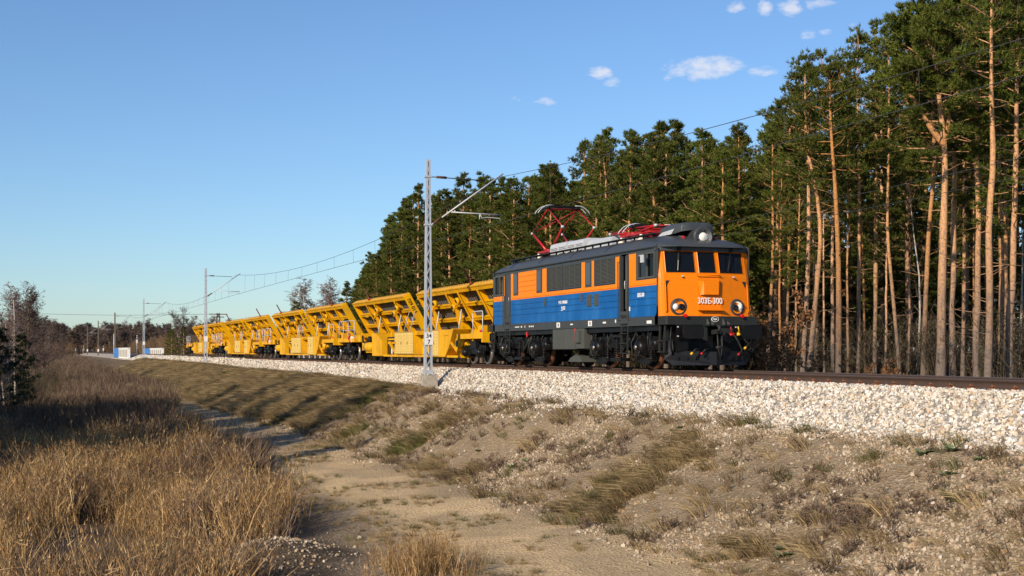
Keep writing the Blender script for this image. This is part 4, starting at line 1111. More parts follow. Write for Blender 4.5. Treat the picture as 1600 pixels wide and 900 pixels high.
# bogies
def wheelset(p, y, r=0.625, xw=0.7535, mt='black'):
    w = MB()
    for sx in (-1, 1):
        w.lathe([(-0.07, 0.10), (-0.07, r-0.09), (-0.06, r+0.025), (-0.03, r+0.025), (-0.025, r), (0.07, r-0.006), (0.075, r-0.03), (0.07, r-0.09), (0.03, r-0.12), (0.03, 0.16), (0.10, 0.14), (0.10, 0)], (sx*xw, y, r), (sx, 0, 0), 28)
    w.cyl((-xw, y, r), (xw, y, r), 0.09)
    o = w.build('wheelset', M[mt], p)
    t = MB()
    for sx in (-1, 1): t.lathe([(-0.024, r+0.002), (0.070, r-0.004), (0.077, r-0.03), (0.078, r-0.075)], (sx*xw, y, r), (sx, 0, 0), 28)
    return o, t
bid = 0
for bc in (3.05, 11.5):
    bg_ = MB()
    for sx in (-1, 1):
        x = sx*1.06
        bg_.prism([(bc-2.5, .72), (bc-2.5, .92), (bc-0.6, .98), (bc+0.6, .98), (bc+2.5, .92), (bc+2.5, .72), (bc+0.75, .62), (bc-0.75, .62)], 'x', x-0.06, x+0.06)
        bg_.bar((x, bc-0.55, 1.14), (x, bc+0.55, 1.14), 0.16, 0.10)
    for yy in (-2.45, 0, 2.45): bg_.box(-1.0, 1.0, bc+yy-0.12, bc+yy+0.12, 0.62, 0.9)
    o = bg_.build('bogie', M['black'], loco)
    rr = random.Random(int(bc*10))
    for ay in (bc-1.52, bc+1.52):
        ws, t = wheelset(loco, ay)
        t.build('wheel_tyre', M['tyre'], ws)
    for ay in (bc-1.52, bc+1.52):
        for sx in (-1, 1):
            x = sx*1.06
            ab = MB(); spg = MB(); br = MB(); pp = MB()
            ab.box(x-0.10*1, x+0.10, ay-0.24, ay+0.24, 0.40, 0.84)
            ab.lathe([(0.08, 0.25), (0.20, 0.24), (0.26, 0.20), (0.30, 0.10), (0.32, 0.0)], (x, ay, 0.625), (sx, 0, 0), 20)
            for q in (-0.46, 0.46):
                for k in range(7): spg.lathe([(-0.016, 0.075), (0.0, 0.092), (0.016, 0.075)], (x+sx*0.02, ay+q, 0.36+k*0.052), (0, 0, 1), 12)
                br.cyl((x+sx*0.02, ay+q, 0.30), (x+sx*0.02, ay+q, 0.75), 0.045, n=8)
                br.cyl((x+sx*0.02, ay+q, 0.28), (x+sx*0.02, ay+q, 0.34), 0.11, n=10)
            br.prism([(ay-0.62, .34), (ay+0.62, .34), (ay+0.55, .26), (ay+0.1, .12), (ay-0.1, .12), (ay-0.55, .26)], 'x', x-0.03, x+0.03)
            # motor nose / sand pipes
            br.lathe([(0, .16), (.3, .17), (.36, .1), (.36, 0)], (x-sx*0.15, ay+0.85*(1 if ay < bc else -1)*-1, 0.72), (sx, 0, 0), 14)
            pp.tube([(x+sx*.1, ay+0.60, 1.2), (x+sx*.12, ay+0.62, 0.8), (x+sx*.06, ay+0.66, 0.35), (x-sx*.25, ay+0.70, 0.12)], 0.025)
            pp.tube([(x+sx*.20, ay+0.18, 1.05), (x+sx*.30, ay+0.30, 0.75), (x+sx*.30, ay+0.22, 0.42), (x+sx*.28, ay-0.10, 0.36), (x+sx*.28, ay-0.22, 0.52)], 0.016)
            pp.tube([(x+sx*.18, ay-0.7, 1.10), (x+sx*.18, ay+0.75, 1.08)], 0.028)
            for k in range(7):
                yy = ay + rr.uniform(-1.1, 1.1); z0_ = rr.uniform(0.85, 1.2)
                pp.tube([(x+sx*.12, yy, z0_), (x+sx*rr.uniform(.1,.2), yy+rr.uniform(-.1,.1), z0_-.2), (x+sx*.10, yy+rr.uniform(-.2,.2), z0_-rr.uniform(.3,.5))], rr.uniform(.012,.022), 5)
            for k in range(4):
                yy = ay + rr.uniform(-1.0, 1.0); zz = rr.uniform(.85, 1.1); w_ = rr.uniform(.04,.10)
                br.box(x-.05, x+.05+sx*rr.uniform(.02,.12), yy-w_, yy+w_, zz-w_, zz+w_) if sx > 0 else br.box(x-.05-rr.uniform(.02,.12), x+.05, yy-w_, yy+w_, zz-w_, zz+w_)
            ab.build('axle_box', M['black'], o); tag(spg.build('coil_spring', M['black'], o), kind='stuff'); br.build('brake_gear', M['black'], o); tag(pp.build('pipework', M['frame'], o), kind='stuff')
    for sx in (-1, 1):                       # centre swing-link springs and damper
        x = sx*1.16; spg = MB(); br = MB(); pp = MB()
        for q in (-0.22, 0.22):
            for k in range(9): spg.lathe([(-0.018, 0.085), (0.0, 0.105), (0.018, 0.085)], (x, bc+q, 0.36+k*0.06), (0, 0, 1), 12)
        br.box(x-0.15, x+0.15, bc-0.36, bc+0.36, 0.22, 0.32); br.box(x-0.12, x+0.12, bc-0.36, bc+0.36, 0.92, 1.0)
        pp.cyl((x+sx*.05, bc-0.9, 0.95), (x+sx*.05, bc-0.3, 0.5), 0.04)
        tag(spg.build('coil_spring', M['black'], o), kind='stuff'); br.build('spring_plank', M['black'], o); pp.build('damper', M['frame'], o)
# hot highlights on axle boxes come from bare metal caps
for ay in (1.53, 4.57, 9.98, 13.02):
    cp = MB(); cp.lathe([(0.0, 0.07), (0.02, 0.06), (0.025, 0.0)], (-1.37, ay, 0.625), (-1, 0, 0), 12)
    cp.build('axle_cap', M['steel'], loco)
# equipment under the frame
e = MB(); e.box(-1.38, -0.55, 6.02, 7.95, 0.58, 1.22); e.box(-1.388, -1.38, 6.06, 6.95, 0.62, 1.18); e.box(-1.388, -1.38, 7.0, 7.9, 0.95, 1.18); e.box(-1.388, -1.38, 7.0, 7.9, 0.62, 0.92)
e.build('battery_box', M['box_grey'], loco)
e = MB(); e.box(-1.38, -0.55, 5.26, 5.98, 0.60, 1.23); e.box(-1.46, -1.38, 5.52, 5.86, 0.78, 1.15); e.build('battery_box', M['box_grey'], loco)
e = MB(); e.box(-1.39, -1.34, 5.97, 6.05, 1.02, 1.24); e.box(-1.39, -1.36, 5.97, 6.05, 0.84, 0.98); e.build('red_marker', M['redlight'], loco)
e = MB(); e.box(-1.33, -1.29, 10.55, 10.64, 1.02, 1.18); e.build('red_marker', M['redlight'], loco)
e = MB(); e.box(0.4, 1.36, 5.3, 8.0, 0.58, 1.22); e.box(-0.5, 0.4, 5.6, 8.4, 0.55, 1.2); e.cyl((-0.8, 4.55, 0.85), (-0.8, 5.2, 0.85), 0.22, n=16); e.cyl((-1.0, 8.0, 0.9), (-1.0, 8.7, 0.9), 0.2, n=16)
e.cyl((-1.1, 5.3, 0.30), (-1.1, 5.3, 0.6), 0.09)
e.build('underframe_equipment', M['black'], loco)
e = MB(); e.prism([(5.75, .18), (6.9, .18), (6.75, .30), (6.3, .40), (5.95, .36)], 'x', -1.25, -0.6); e.build('track_magnet', M['box_grey'], loco)
e = MB(); e.box(-1.30, 1.30, 0.1, BL-0.1, 1.08, 1.23); e.build('main_frame', M['black'], loco)
# door ladders
for yy in (2.22, 12.4):
    b = MB()
    for q in (-0.22, 0.22): b.bar((-1.37, yy+q, 1.62), (-1.40, yy+q, 0.42), 0.035, 0.05, up=(0, 1, 0))
    for z in (0.46, 0.74, 1.02, 1.30): b.bar((-1.39, yy-0.22, z), (-1.39, yy+0.22, z), 0.14, 0.025)
    b.build('ladder', M['frame'], loco)
    b = MB(); b.box(-1.43, -1.34, yy-0.20, yy+0.20, 1.48, 1.56); b.build('door_step', M['frame'], loco)

# ------------------------------------------------------------------ yellow wagons with tilted platforms
WY, PITCH = 48.0, 27.3
DV = Vector((0.5, 0, -0.866)); NV = Vector((-0.866, 0, -0.5)); TOP = Vector((-0.80, 0, 3.15))
def PP(y, s_, o=0.0):
    v = TOP + DV * s_ + NV * o
    return Vector((v.x, y, v.z))
def slab(mb, y0, y1, s0, s1, o0, o1, mi=0):
    mb.hexa([PP(y0,s0,o0), PP(y1,s0,o0), PP(y1,s1,o0), PP(y0,s1,o0), PP(y0,s0,o1), PP(y1,s0,o1), PP(y1,s1,o1), PP(y0,s1,o1)], mi)
def platform(w, ya, ribs, stake_y, arms, plate_y, mirror):
    yb = ya + 11.0
    fr = MB()
    slab(fr, ya, yb, 0.0, 0.05, -0.34, 0.02)                 # lit edge board
    slab(fr, ya, yb, 0.05, 0.22, -0.05, 0.0)                # lip under it
    for ye in (ya, yb): slab(fr, ye-0.03, ye+0.03, 0.05, 2.75, -0.34, 0.02)
    slab(fr, ya-0.03, yb+0.03, 2.70, 2.78, -0.34, 0.0)
    o = fr.build('tilting_platform', M['yellow'], w)
    st_ = MB()
    for s_ in (0.78, 1.46, 2.14):
        slab(st_, ya+0.03, yb-0.03, s_, s_+0.035, -0.24, -0.04); slab(st_, ya+0.03, yb-0.03, s_-0.02, s_+0.12, -0.06, -0.04)
    st_.build('stringer', M['yellow'], o)
    rb = MB()
    for f in ribs:
        y = ya + 11.0*f
        rb.hexa([PP(y-.03,.2,-.24), PP(y+.03,.2,-.24), PP(y+.03,2.7,-.24), PP(y-.03,2.7,-.24), PP(y-.03,.2,.0), PP(y+.03,.2,.0), PP(y+.03,2.7,.06), PP(y-.03,2.7,.06)])
        rb.hexa([PP(y-.08,.2,.0), PP(y+.08,.2,.0), PP(y+.08,2.7,.06), PP(y-.08,2.7,.06), PP(y-.08,.2,.02), PP(y+.08,.2,.02), PP(y+.08,2.7,.08), PP(y-.08,2.7,.08)])
    rb.build('rib', M['yellow'], o)
    dk = MB(); slab(dk, ya+0.03, yb-0.03, 0.05, 2.7, -0.31, -0.25); dk.build('deck_plate', M['dark'], o)  # near-black: the shade of the recesses is put into the plate's colour
    sl_ = MB(); n = 36
    for i in range(n):
        y = ya + 0.15 + (11.0-0.3)*(i+0.5)/n
        slab(sl_, y-0.07, y+0.07, 0.05, 2.7, -0.255, -0.235)
    tag(sl_.build('deck_slats', M['deck'], o), kind='stuff')
    nb = MB()
    for i in range(30):
        y = ya + 0.25 + 10.5*i/29; nb.hexa([PP(y-.05,-.012,-.30), PP(y+.05,-.012,-.30), PP(y+.05,0.0,-.30), PP(y-.05,0.0,-.30), PP(y-.05,-.012,-.24), PP(y+.05,-.012,-.24), PP(y+.05,0,-.24), PP(y-.05,0,-.24)])
    tag(nb.build('edge_notches', M['rust'], o), kind='stuff')
    sk = MB(); sk.hexa([PP(stake_y-.07,-.02,-.2), PP(stake_y+.07,-.02,-.2), PP(stake_y+.07,.1,-.2), PP(stake_y-.07,.1,-.2), PP(stake_y-.07,-.02,-.06), PP(stake_y+.07,-.02,-.06), PP(stake_y+.07,.1,-.06), PP(stake_y-.07,.1,-.06)])
    sk.bar(PP(stake_y, 0, -0.13), PP(stake_y+0.10, -0.72, -0.16), 0.10, 0.07); sk.build('stake', M['rust'], o)
    q = MB(); q.cyl(PP(stake_y-.02, -0.03, -.10), PP(stake_y+.02, -0.09, -.13), 0.06); q.build('stake_socket', M['red'], o)
    pl = MB(); slab(pl, plate_y-0.3, plate_y+0.3, 0.80, 0.92, 0.012, 0.02); pl.build('number_plate', M['lemon'], o)
    # lifting links with pins
    for y in arms:
        a = MB()
        p0, p1 = Vector((-0.22, y-0.1, 1.30)), PP(y, 0.80, 0.16)
        a.hexa([p0+Vector((0,-.13,-.10)), p0+Vector((0,.13,-.10)), p0+Vector((.12,.13,-.1)), p0+Vector((.12,-.13,-.1)), p1+Vector((-.06,-.10,.10)), p1+Vector((-.06,.10,.10)), p1+Vector((.08,.10,.10)), p1+Vector((.08,-.10,.10))])
        a.hexa([p1+Vector((-.05,-.09,-.02)), p1+Vector((-.05,.09,-.02)), p1+Vector((.06,.09,-.10)), p1+Vector((.06,-.09,-.10)), PP(y-0.62, .52, .05)+Vector((0,-.07,0)), PP(y-0.62,.52,.05)+Vector((0,.07,0)), PP(y-.62,.62,.02)+Vector((0,.07,0)), PP(y-.62,.62,.02)+Vector((0,-.07,0))])
        for c in (p1 + Vector((0, 0, 0)), PP(y-0.62, .57, .06)): a.cyl(c+Vector((.05,0,0.02)), c+Vector((-.09,0,-.03)), 0.15, n=14)
        ao = a.build('lifting_link', M['yellow'], w)
        q = MB()
        for c, r_ in ((p1, .085), (PP(y-0.62, .57, .06), .085), (p1.lerp(p0, 0.22)+Vector((-.02,0,0)), .075)): q.cyl(c+Vector((-.06,0,0)), c+Vector((-.115,0,-.03)), r_, n=12)
        q.build('pin', M['black'], ao)
        c = MB(); c.cyl((-0.55, y-0.55, 0.80), (-0.50, y-0.50, 1.45), 0.12, n=12); co = c.build('hydraulic_cylinder', M['black'], w)
        c = MB(); c.cyl((-0.50, y-0.50, 1.40), PP(y-0.42, 0.98, 0.05), 0.032, n=8); c.build('piston_rod', M['silver'], co)
    return o
def freight_bogie(w, bc):
    b = MB()
    for sx in (-1, 1):
        x = sx*1.0
        b.prism([(bc-1.42, .52), (bc-1.42, .72), (bc-0.7, .76), (bc-0.45, .62), (bc+0.45, .62), (bc+0.7, .76), (bc+1.42, .72), (bc+1.42, .52), (bc+.6, .40), (bc-.6, .40)], 'x', x-0.06, x+0.06)
        b.box(x-.12, x+.12, bc-.35, bc+.35, .62, .92)
    b.box(-0.95, 0.95, bc-0.2, bc+0.2, 0.6, 0.95)
    o = b.build('bogie', M['black'], w)
    ab = MB(); sp = MB()
    for sx in (-1, 1):
        for q in (-0.9, 0.9):
            x = sx*1.02
            ab.box(x-.12, x+.12, bc+q-.20, bc+q+.20, .30, .66); ab.lathe([(0.1, .15), (.22, .14), (.25, .08), (.25, 0)], (x, bc+q, .46), (sx, 0, 0), 14)
            ab.cyl((x, bc+q-.02, .5), (x, bc+q+.3, .75), .05)
            for e in (-.27, .27):
                for k in range(6): sp.lathe([(-.014, .07), (0, .088), (.014, .07)], (x+sx*.03, bc+q+e, .36+k*.05), (0, 0, 1), 10)
                sp.box(x-.11, x+.11, bc+q+e-.11, bc+q+e+.11, .28, .34)
            ab.tube([(x+sx*.12, bc+q-.3, .95), (x+sx*.16, bc+q, .9), (x+sx*.16, bc+q+.3, .62)], .02, 5)
    ab.build('axle_box', M['black'], o); sp.build('coil_spring', M['black'], o)
    for q in (-0.9, 0.9):
        ws, t = wheelset(w, bc+q, 0.46)
        t.build('wheel_tread', M['steel'], ws)
def cabinet(w, name, mat, y0, y1, z0, z1, doors, body=None):
    b = MB(); b.box(-1.36, -0.55, y0, y1, z0, z1)
    o = b.build(name, M[body or 'yellow'], w)
    g = MB(); g.box(-1.366, -1.359, y0+0.01, y1-0.01, z0+0.02, z1-0.02); g.build('door_gap', M['rust'], o)
    n = doors; dw = (y1-y0)/n
    for k in range(n):
        d = MB(); a, e = y0 + k*dw + 0.03, y0 + (k+1)*dw - 0.03
        d.box(-1.385, -1.3665, a, e, z0+0.04, z1-0.04)
        do = d.build('cabinet_door', M[mat], o)
        l = MB()
        for r in range(7):
            for u in (0.12, 0.62):
                z = z0 + 0.12 + (z1-z0-0.26)*r/6.5
                l.box(-1.395, -1.384, a+(e-a)*u, a+(e-a)*(u+0.26), z, z+0.03)
        tag(l.build('louvres', M['yellow'], do), kind='stuff')
        h = MB(); h.box(-1.40, -1.384, e-0.12, e-0.07, (z0+z1)/2-0.06, (z0+z1)/2+0.06); h.build('handle', M['black'], do)
    return o
def make_wagon():
    w = empty('tilting_wagon', (XC, WY, 0), None, 'wagon', 'yellow tilting-platform wagons behind the locomotive')
    for yc in (2.4, 24.9): freight_bogie(w, yc)
    f = MB()
    f.box(-1.0, 1.0, 0.75, 4.2, 0.98, 1.16); f.box(-1.0, 1.0, 23.0, 26.55, 0.98, 1.16); f.box(-0.45, 0.45, 3.5, 23.5, 0.42, 1.1)
    for sx in (-1, 1):
        f.box(sx*1.22-0.08, sx*1.22+0.08, 0.75, 4.0, 1.0, 1.2); f.box(sx*1.22-0.08, sx*1.22+0.08, 22.6, 26.55, 1.0, 1.2)
    f.box(-1.3, 1.3, 0.62, 0.80, 0.85, 1.24); f.box(-1.3, 1.3, 26.5, 26.68, 0.85, 1.24)
    f.box(-1.30, -0.4, 3.4, 18.2, 0.25, 0.34); f.box(0.4, 1.3, 3.4, 18.2, 0.25, 0.34)
    f.box(-0.9, 0.9, 1.6, 3.2, 1.16, 1.34); f.box(-0.9, 0.9, 23.6, 25.6, 1.16, 1.30)
    for y in (1.2, 5.8, 10.0, 16.0, 20.0, 22.4): f.box(-0.95, 0.2, y-.12, y+.12, 1.0, 1.45)
    f.build('frame', M['yellow'], w)
    platform(w, 1.0, (0.20, 0.44, 0.60), 3.9, (6.8, 10.2), 2.4, False)
    platform(w, 14.3, (0.20, 0.58, 0.74), 21.6, (16.9, 21.0), 23.6, True)
    # bulky side plates
    b = MB(); b.prism([(16.2, .28), (18.2, .28), (18.25, 1.36), (17.9, 1.42), (17.2, 1.34), (16.2, 1.02)], 'x', -1.38, -0.7); b.build('side_bunker', M['yellow'], w)
    b = MB(); b.box(-1.1, -0.5, 13.9, 16.2, .34, 1.2); b.build('equipment_recess', M['black'], w)
    b = MB(); b.box(-1.15, -1.05, 15.0, 15.12, .36, .85); b.box(-1.15, -1.0, 14.3, 15.9, .86, .95); b.box(-1.15, -1.0, 14.3, 15.9, 1.05, 1.12); b.build('valve_rack', M['white'] if False else M['yellow'], w)
    b = MB(); b.box(-1.16, -1.1, 15.0, 15.2, .38, .72); b.build('gauge', M['white'], w)
    b = MB(); b.bar((-1.25, 13.9, .36), (-1.25, 15.2, .95), .10, .08); b.bar((-1.25, 8.2, .36), (-1.25, 9.8, 1.05), .10, .08); b.bar((-1.32, 3.6, .4), (-1.32, 5.0, 1.0), .08, .08); b.build('brace', M['yellow'], w)
    cabinet(w, 'cabinet', 'pale_yellow', 10.4, 13.7, .36, 1.40, 3)
    b = MB(); b.box(-0.95, -0.5, 9.0, 10.38, .36, 1.38)
    for r in range(9): b.box(-0.965, -0.949, 9.0, 10.38, .42+r*.10, .46+r*.10)
    b.build('louvred_housing', M['lemon'], w)
    b = MB(); b.box(-1.30, -0.9, 10.0, 10.38, 1.24, 1.42); b.box(-1.34, -0.6, 8.1, 8.3, .30, 1.40); b.build('bracket', M['yellow'], w)
    cabinet(w, 'cabinet', 'pale_yellow', 6.35, 7.9, .28, 1.42, 2)
    b = MB(); b.prism([(4.2, 1.40), (6.33, 1.40), (6.33, .28), (5.4, .28), (4.9, .62)], 'x', -1.38, -0.6); b.box(-1.41, -1.38, 4.9, 5.6, 1.16, 1.24); b.build('side_bunker', M['yellow'], w)
    b = MB(); b.prism([(3.3, .22), (4.3, .22), (4.5, .62), (4.0, .98), (3.3, .95)], 'x', -1.05, -0.9); b.build('gusset_plate', M['rust'] if False else M['yellow'], w)
    b = MB(); b.cyl((-1.32, 3.9, .82), (-0.8, 3.9, .82), 0.24, n=18); b.build('drum', M['yellow'], w)
    b = MB(); b.cyl((-1.34, 3.9, .82), (-1.30, 3.9, .82), 0.14, n=14); b.build('drum_hub', M['black'], w)
    b = MB(); b.cyl((-1.2, 18.9, .72), (-1.2, 20.0, .72), 0.24, n=18); b.lathe([(-.0, .24), (.1, .2), (.14, 0)], (-1.2, 20.0, .72), (0, 1, 0), 18); b.lathe([(0, .24), (.1, .2), (.14, 0)], (-1.2, 18.9, .72), (0, -1, 0), 18); b.build('air_tank', M['yellow'], w)
    b = MB(); b.box(-1.15, -0.8, 20.6, 21.4, .55, .95); b.box(-1.2, -0.9, 21.6, 22.3, 1.0, 1.35); b.box(-1.25, -0.95, 25.4, 26.1, 1.16, 1.5); b.box(-1.2, -0.9, 0.9, 1.5, 1.2, 1.5); b.build('tool_box', M['yellow'], w)
    b = MB(); b.box(-1.0, -0.7, 19.8, 22.0, .98, 1.02); b.tube([(-1.1, 21.5, 1.3), (-1.15, 21.2, 1.0), (-1.1, 20.6, .9), (-1.05, 20.0, 1.2)], .05); b.cyl((-1.1, 20.2, 1.1), (-0.9, 20.2, 1.1), .18); b.box(-1.2, -.9, 2.3, 2.9, 1.0, 1.2); b.build('brake_equipment', M['black'], w)
    b = MB(); b.tube([(-1.22, 24.2, .95), (-1.3, 24.0, 1.2), (-1.25, 23.9, 1.45)], .045); b.tube([(-1.3, 23.6, 1.0), (-1.3, 23.9, 1.25)], .05); b.build('brake_valve', M['red'], w)
    b = MB(); b.box(-1.30, -1.2, 23.1, 23.5, 1.0, 1.3); b.build('data_plate', M['white'], w)
    b = MB(); b.cyl((-1.24, 1.0, 1.24), (-1.24, 1.0, 1.34), .06); b.build('tail_lamp', M['redlight'], w)
    # grey hand rails round the end decks
    for ys, nm in (((0.7, 1.9), 0), ((22.7, 24.2, 25.4, 26.5), 1)):
        b = MB()
        zt = 2.15 if nm else 2.05
        for x in (-1.28,):
            for y in ys: b.tube([(x, y, 1.18), (x, y, zt-0.06)], .022)
            b.tube([(x, ys[0], zt-.06), (x, ys[0]+.06, zt), (x, ys[-1]-.06, zt), (x, ys[-1], zt-.06)], .022)
            if nm: b.tube([(x, ys[0], 1.65), (x, ys[-1], 1.65)], .018)
        b.build('hand_rail', M['silver'], w)
    for ye, sg in ((0.62, -1), (26.68, 1)):
        for sx in (-1, 1):
            b = MB(); b.cyl((sx*.875, ye, 1.03), (sx*.875, ye+sg*.5, 1.03), .11, .09); b.cyl((sx*.875, ye+sg*.55, 1.03), (sx*.875, ye+sg*.61, 1.03), .22, n=18); b.build('buffer', M['black'], w)
        b = MB(); b.bar((0, ye, 1.0), (0, ye+sg*.4, 1.0), .1, .12); b.build('coupling_hook', M['black'], w)
        b = MB(); b.tube([(.5, ye, 1.0), (.5, ye+sg*.25, .8), (.45, ye+sg*.35, .5), (.4, ye+sg*.4, .6)], .035); b.build('brake_hose', M['rubber'], w)
    # struts hanging at the gap between the two platforms
    b = MB()
    for y in (12.25, 13.3):
        b.bar((-0.85, y-0.3, 2.35), (-0.95, y+0.35, 1.40), .025, .025); b.bar((-0.85, y+0.3, 2.1), (-0.95, y-0.35, 1.75), .025, .025)
    b.build('stay_rods', M['silver'], w)
    cu = bpy.data.curves.new('plate_lettering', 'FONT'); cu.body = '709 014'; cu.size = 0.24; cu.align_x = 'CENTER'; cu.extrude = 0.002; cu.offset = 0.004
    t = bpy.data.objects.new('t', cu); tm = bpy.data.meshes.new_from_object(t); bpy.data.objects.remove(t)
    p0 = PP(14.265, 0.62, -0.06)
    mm = Matrix(((DV.x, -NV.x, 0), (0, 0, -1), (DV.z, -NV.z, 0))).to_4x4()
    tm.transform(Matrix.Translation(p0) @ mm); tm.materials.clear(); tm.materials.append(M['black'])
    link('plate_lettering', tm, w)
    return w
wag = make_wagon()
wl = ['yellow tilting-platform wagon coupled right behind the locomotive', 'second yellow tilting-platform wagon, left of the kilometre plate mast',
      'third yellow tilting-platform wagon, small in the distance with two raised platforms', 'last yellow tilting-platform wagon at the far left end of the train']
for i in range(4):
    o = wag if i == 0 else copy_tree(wag)
    o.location = (XC, WY + PITCH*i, 0); o['label'] = wl[i]

# ------------------------------------------------------------------ catenary masts and wires
MASTS = [(50.6, 0), (124.0, 0), (199.0, 0), (274.6, 1), (351.0, 1), (428.0, 1), (505.0, 1), (575.0, 1)]
MX = -2.9
mast_lab = ['tall silver lattice catenary mast with a 34 7 plate in front of the wagons', 'silver lattice catenary mast beside the last wagons of the train', 'third silver lattice mast, small, beyond the end of the train',
            'brown concrete catenary post by the blue and white parapet', 'second brown concrete catenary post, left of the parapet', 'third brown concrete catenary post far down the line', 'catenary post near the far bend, left of the brown posts', 'farthest catenary post on the bend']
def cantilever(m, far=False):
    H1, H2 = 7.33, 5.47
    b = MB(); b.cyl((0.14, 0, H1), (2.35, 0, H1-0.06), 0.022, n=6); b.build('tie_bar', M['wire'], m)
    b = MB(); b.cyl((0.16, 0, H2), (0.55, 0, H2+0.28), 0.05, n=8); b.cyl((0.35, 0, H1), (0.75, 0, H1-.01), 0.05, n=8); b.build('insulator', M['rust'], m)
    b = MB(); b.cyl((0.50, 0, H2+0.24), (3.10, 0, 7.58), 0.032, n=8); b.cyl((0.14, 0, H2-.02), (0.2, 0, H2+.03), 0.06, n=8); b.build('strut', M['silver'], m)
    b = MB(); b.cyl((0.95, 0, 5.98), (3.05, 0, 5.93), 0.026, n=6); b.tube([(1.1, 0, 5.97), (1.1, 0, 6.05)], 0.025)
    b.tube([(2.15, 0, 5.94), (2.2, 0, 5.78), (2.4, 0, 5.82), (2.95, 0, 5.80), (3.02, 0, 5.69)], 0.018); b.tube([(2.12, 0, 5.93), (2.12, 0, 5.72)], 0.022)
    b.build('registration_arm', M['silver'], m)
def lattice_mast():
    m = empty('catenary_mast', (XC+MX, 0, 0), None, 'catenary mast', 'catenary masts along the track')
    ztop, zb = 8.0, -0.38
    def hw(z): return 0.165 + (0.085-0.165)*(z-zb)/(ztop-zb)
    for s in (-1, 1):
        b = MB()
        for (w0, d0, d1) in ((0.055, -0.075, 0.075),):
            a0, a1 = s*hw(zb), s*hw(ztop)
            i0, i1 = a0 - s*0.085, a1 - s*0.065
            b.hexa([(a0,-.08,zb), (a0-s*.012,-.08,zb), (a0-s*.012,.08,zb), (a0,.08,zb), (a1,-.065,ztop), (a1-s*.012,-.065,ztop), (a1-s*.012,.065,ztop), (a1,.065,ztop)])
            for yy in (-1, 1):
                b.hexa([(a0-s*.012,yy*.08,zb), (i0,yy*.08,zb), (i0,yy*.066,zb), (a0-s*.012,yy*.066,zb), (a1-s*.012,yy*.065,ztop), (i1,yy*.065,ztop), (i1,yy*.053,ztop), (a1-s*.012,yy*.053,ztop)])
        b.build('leg', M['galv'], m)
    b = MB(); z = zb + 0.25; s = -1
    while z < ztop - 0.35:
        z2 = z + 0.36
        for yy in (-0.077, 0.077):
            k = 1 - 0.2*(z-zb)/(ztop-zb)
            b.bar((s*(hw(z)-.05), yy*k, z), (-s*(hw(z2)-.05), yy*k, z2), 0.034, 0.012, up=(0, 1, 0))
        z, s = z2, -s
    b.build('lacing', M['galv'], m)
    b = MB(); b.box(-.20, .20, -.16, .16, zb, zb+.03); b.box(-.195, .195, -.09, .09, zb+.03, zb+.16)
    for z in (5.45, 7.33): q_ = MB(); q_.box(-.15, .15, -.09, .09, z-.035, z+.035); q_.build('clamp', M['galv'], m)
    for q in (-.15, .15): b.cyl((q, -.13, zb-.05), (q, -.13, zb+.07), .02, n=6); b.cyl((q, .13, zb-.05), (q, .13, zb+.07), .02, n=6)
    b.build('base_plate', M['galv'], m)
    b = MB(); b.box(-.30, .30, -.32, .32, -1.5, zb-.05); b.build('foundation_block', M['concrete'], m)
    cantilever(m)
    return m
lm = lattice_mast()
def concrete_mast():
    m = empty('catenary_post', (XC+MX, 0, 0), None, 'catenary post', 'brown concrete catenary posts far down the line')
    b = MB(); b.hexa([(-.16,-.16,-1.2), (.16,-.16,-1.2), (.16,.16,-1.2), (-.16,.16,-1.2), (-.12,-.12,8.0), (.12,-.12,8.0), (.12,.12,8.0), (-.12,.12,8.0)]); b.build('post', M['brownpost'], m)
    b = MB(); b.box(-.18, .18, -.18, .18, 0.3, 0.95); b.build('white_band', M['white'], m)
    cantilever(m)
    return m
cmast = concrete_mast()
seen = {0: False, 1: False}
for i, (s, kind) in enumerate(MASTS):
    src = (lm, cmast)[kind]
    o = copy_tree(src) if seen[kind] else src
    seen[kind] = True
    x, y, a = align(s)
    o.location = (x + MX*math.cos(a), y - MX*math.sin(a), 0); o.rotation_euler = (0, 0, -a); o['label'] = mast_lab[i]
# number plate on the nearest mast
def plate(parent, s1, s2, z):
    b = MB(); b.box(-.165, .165, -.115, -.10, z-.24, z+.24); o = b.build('distance_plate', M['white'], parent)
    if s1:
        for t, zz in ((s1, z+.035), (s2, z-.205)):
            text_obj('plate_lettering', t, 0.235, M['black'], o, (0.0, -.118, zz), '-y', 0.95, 0.004)
near_mast = [o for o in bpy.data.objects if o.name.startswith('catenary_mast') and abs(o.location.y - 50.6) < 1][0]
plate(near_mast, '34', '7', 1.0)
for o in list(bpy.data.objects):
    if o.name.startswith('catenary_mast') and o is not near_mast: plate(o, None, None, 1.6)
# wires: contact wire, sagging messenger and droppers
cw = empty('overhead_line', (XC, 0, 0), 'black overhead contact wire with sagging messenger above the track', 'overhead line')
span = [-25.0] + [m[0] for m in MASTS[:7]]
c_, me_, dr = [], [], MB()
for i, (a, b) in enumerate(zip(span, span[1:])):
    za = 7.45
    n = 14
    for k in range(n + (1 if i == len(span)-2 else 0)):
        t = k/n; s = a + (b-a)*t
        x, y, h = align(s)
        st0, st1 = (0.2 if i % 2 else -0.2), (-0.2 if i % 2 else 0.2)
        off = st0 + (st1-st0)*t
        zm = za - 4*1.15*t*(1-t)
        c_.append((x-XC+off, y, 5.66)); me_.append((x-XC+off*.6, y, zm))
        if 0 < k and s > 0:
            dr.tube([(x-XC+off*.6, y, zm), (x-XC+off, y, 5.66)], 0.006, 4)
cw_r = 0.0105
MB().tube(c_, [cw_r*(1 + max(0, p[1]-60)/240) for p in c_], 5).build('contact_wire', M['wire'], cw)
